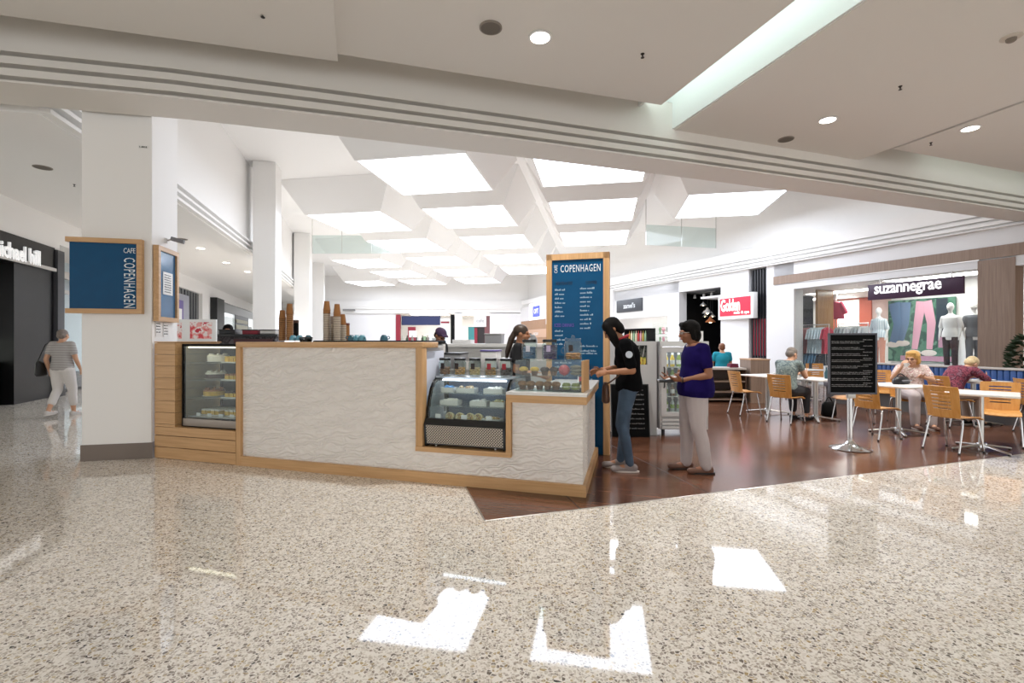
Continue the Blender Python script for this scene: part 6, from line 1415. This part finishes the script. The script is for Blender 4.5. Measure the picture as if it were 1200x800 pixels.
# 5 staff with a ponytail
J = standing(); J.update(hf=V(0, 1, -.1), wrl=V(-.1, .26, 1.0), wrr=V(.1, .26, 1.0))
def pony(h):
    h.ell((0, -.018, .036), (.08, .098, .084)); h.ell((0, -.075, .02), (.035, .04, .04))
    h.rc((0, -.085, .02), (0, -.125, -.08), .034, .04); h.rc((0, -.125, -.08), (0, -.155, -.24), .04, .034); h.rc((0, -.155, -.24), (0, -.16, -.36), .034, .012)
P5 = person('person with a long brown ponytail serving behind the tall jars', (.10, 6.05, FL), heading(1, -.12), J, .985, SKINT, mat('black_shirt', '16161a', .85), MATTBLACK, (BLACK, SOLE_D), (BROWNHAIR, pony), sleeve=.6)
# 6 seated in the grey vest
J = sitting(.46); J.update(chest=V(0, .06, .85), neck=V(0, .14, 1.02), head=V(0, .21, 1.13), hf=V(.15, .85, -.5), hu=V(0, .5, .85), shl=V(-.17, .11, .98), shr=V(.17, .11, .98), ell=V(-.22, .22, .78), elr=V(.22, .22, .77), wrl=V(-.10, .42, .80), wrr=V(.12, .42, .80))
P6 = person('person with short grey hair in a grey vest seated with back to us', (4.74, 8.51, FL), heading(.85, .5), J, 1.03, SKIN, mat_blotch('grey_vest', ['6d7a78', '7f8c88', '5c6a6c', '8a948f'], 12), mat('charcoal_cloth', '2b2c30', .85), (BLACK, SOLE_D), (GREYHAIR, hair_short), sleeve=.35, wide=1.12, belly=.02, leg_to=.78, leg_loose=.02)
# 7 in turquoise behind the shelf unit
J = sitting(.54)

for k in 'lr': J['an'+k] = J['an'+k]+V(0, 0, .0)
P7 = person('person in a turquoise shirt seated beyond the dark shelf unit', (5.36, 12.5, FL), heading(.15, 1), J, 1.0, SKIN, mat('turquoise_cloth', '1f9cb4', .8), mat('grey_trousers', '55565c', .85), (BLACK, SOLE_D), (REDHAIR, hair_crop), sleeve=.6, wide=1.1, voxel=.011)
t = thing('bar_stool', 'wooden stool under the person in turquoise', 'stool', (5.36, 12.46, FL)); MB().cyl((0, 0, .505), .19, .03, 24, .006).build('seat', PLY, t)
for a in range(4): MB().tube([(.1*math.cos(a*1.571+.78), .1*math.sin(a*1.571+.78), .505), (.19*math.cos(a*1.571+.78), .19*math.sin(a*1.571+.78), 0)], .012, 8).build('leg', CHROME, t)
# 8 blonde woman drinking
J = sitting(.46); J.update(pel=V(0, 0, .54), chest=V(0, .02, .80), neck=V(0, .06, .965), head=V(.01, .10, 1.075), hf=V(.72, .75, -.1), shl=V(-.17, .05, .92), shr=V(.17, .05, .92), ell=V(-.22, .20, .74), wrl=V(-.03, .34, .80), elr=V(.30, .16, .76), wrr=V(.225, .27, .945))
def specs(root, HM, J):
    m = MB(HM)
    for x in (-1, 1):
        m.tube([(x*.032+.022*math.cos(a), .096-.004*abs(math.cos(a)), .004+.016*math.sin(a)) for a in [i*math.pi/8 for i in range(17)]], .0035, 6); m.tube([(x*.054, .09, .008), (x*.078, .0, .006)], .003, 6)
    m.build('glasses', mat('tortoise', '4a2f26', .3), root)
P8 = person('person with golden hair and glasses lifting a cup at the table with the handbag', (6.70, 8.24, FL), heading(-.3, -.95), J, 1.03, SKIN, mat_blotch('floral_blouse', ['d8c9c4', 'b98f8f', 'e5ddd6', 'a88a80', 'cdb5ae'], 26), mat('white_linen', 'b9aead', .85), (mat('brown_shoe', '6b4a3a', .6), SOLE_W), (BLOND, hair_bob), sleeve=.6, wide=1.14, belly=.03, extra=specs, leg_loose=.02, curl=(.5, 1.1), hands={'r': (V(-.1, .45, .85), V(-.9, .2, -.1), V(0, -.8, .4))})
M8 = Matrix.Translation((6.70, 8.24, FL)) @ Matrix.Rotation(heading(-.3, -.95), 4, 'Z')
t = thing('coffee_cup', 'white cup lifted to the mouth of the woman with glasses', 'cup', M8 @ (V(.185, .33, .955)*1.03)); MB().lathe([(.024, 0), (.04, .065), (.038, .065), (.022, .008), (.001, .008)], n=20).build('cup_body', PLATE, t); MB().tube([(.036, 0, .05), (.06, 0, .045), (.055, 0, .02), (.028, 0, .02)], .005, 6).build('handle', PLATE, t)
# 9 bent over in maroon
J = sitting(.46); J.update(chest=V(0, .14, .80), neck=V(0, .30, .935), head=V(0, .41, 1.0), hf=V(-.1, .65, -.76), hu=V(0, .76, .65), shl=V(-.18, .26, .90), shr=V(.18, .26, .90), ell=V(-.26, .40, .77), elr=V(.26, .40, .77), wrl=V(-.09, .54, .79), wrr=V(.09, .54, .79))
P9 = person('person in a maroon checked shirt with pale blond hair bent over the table', (7.24, 8.14, FL), heading(.97, .05), J, 1.02, SKIN, mat_blotch('maroon_check', ['6a2a3c', '8a4052', '4f1d30', '7a5060'], 18), mat('beige_cloth', 'a39184', .85), (BLACK, SOLE_W), (PALEBLOND, hair_short), sleeve=1.6, wide=1.15, belly=.02)
# 10 shop assistant far behind the cake fridge
J = standing()
P10 = person('person with dark hair standing behind the dark service counter', (-6.55, 11.3, 0), heading(.4, -1), J, 1.09, SKINT, MATTBLACK, MATTBLACK, (BLACK, SOLE_D), (DARKHAIR, hair_bob), sleeve=1.5, voxel=.011)
bpy.context.view_layer.update()
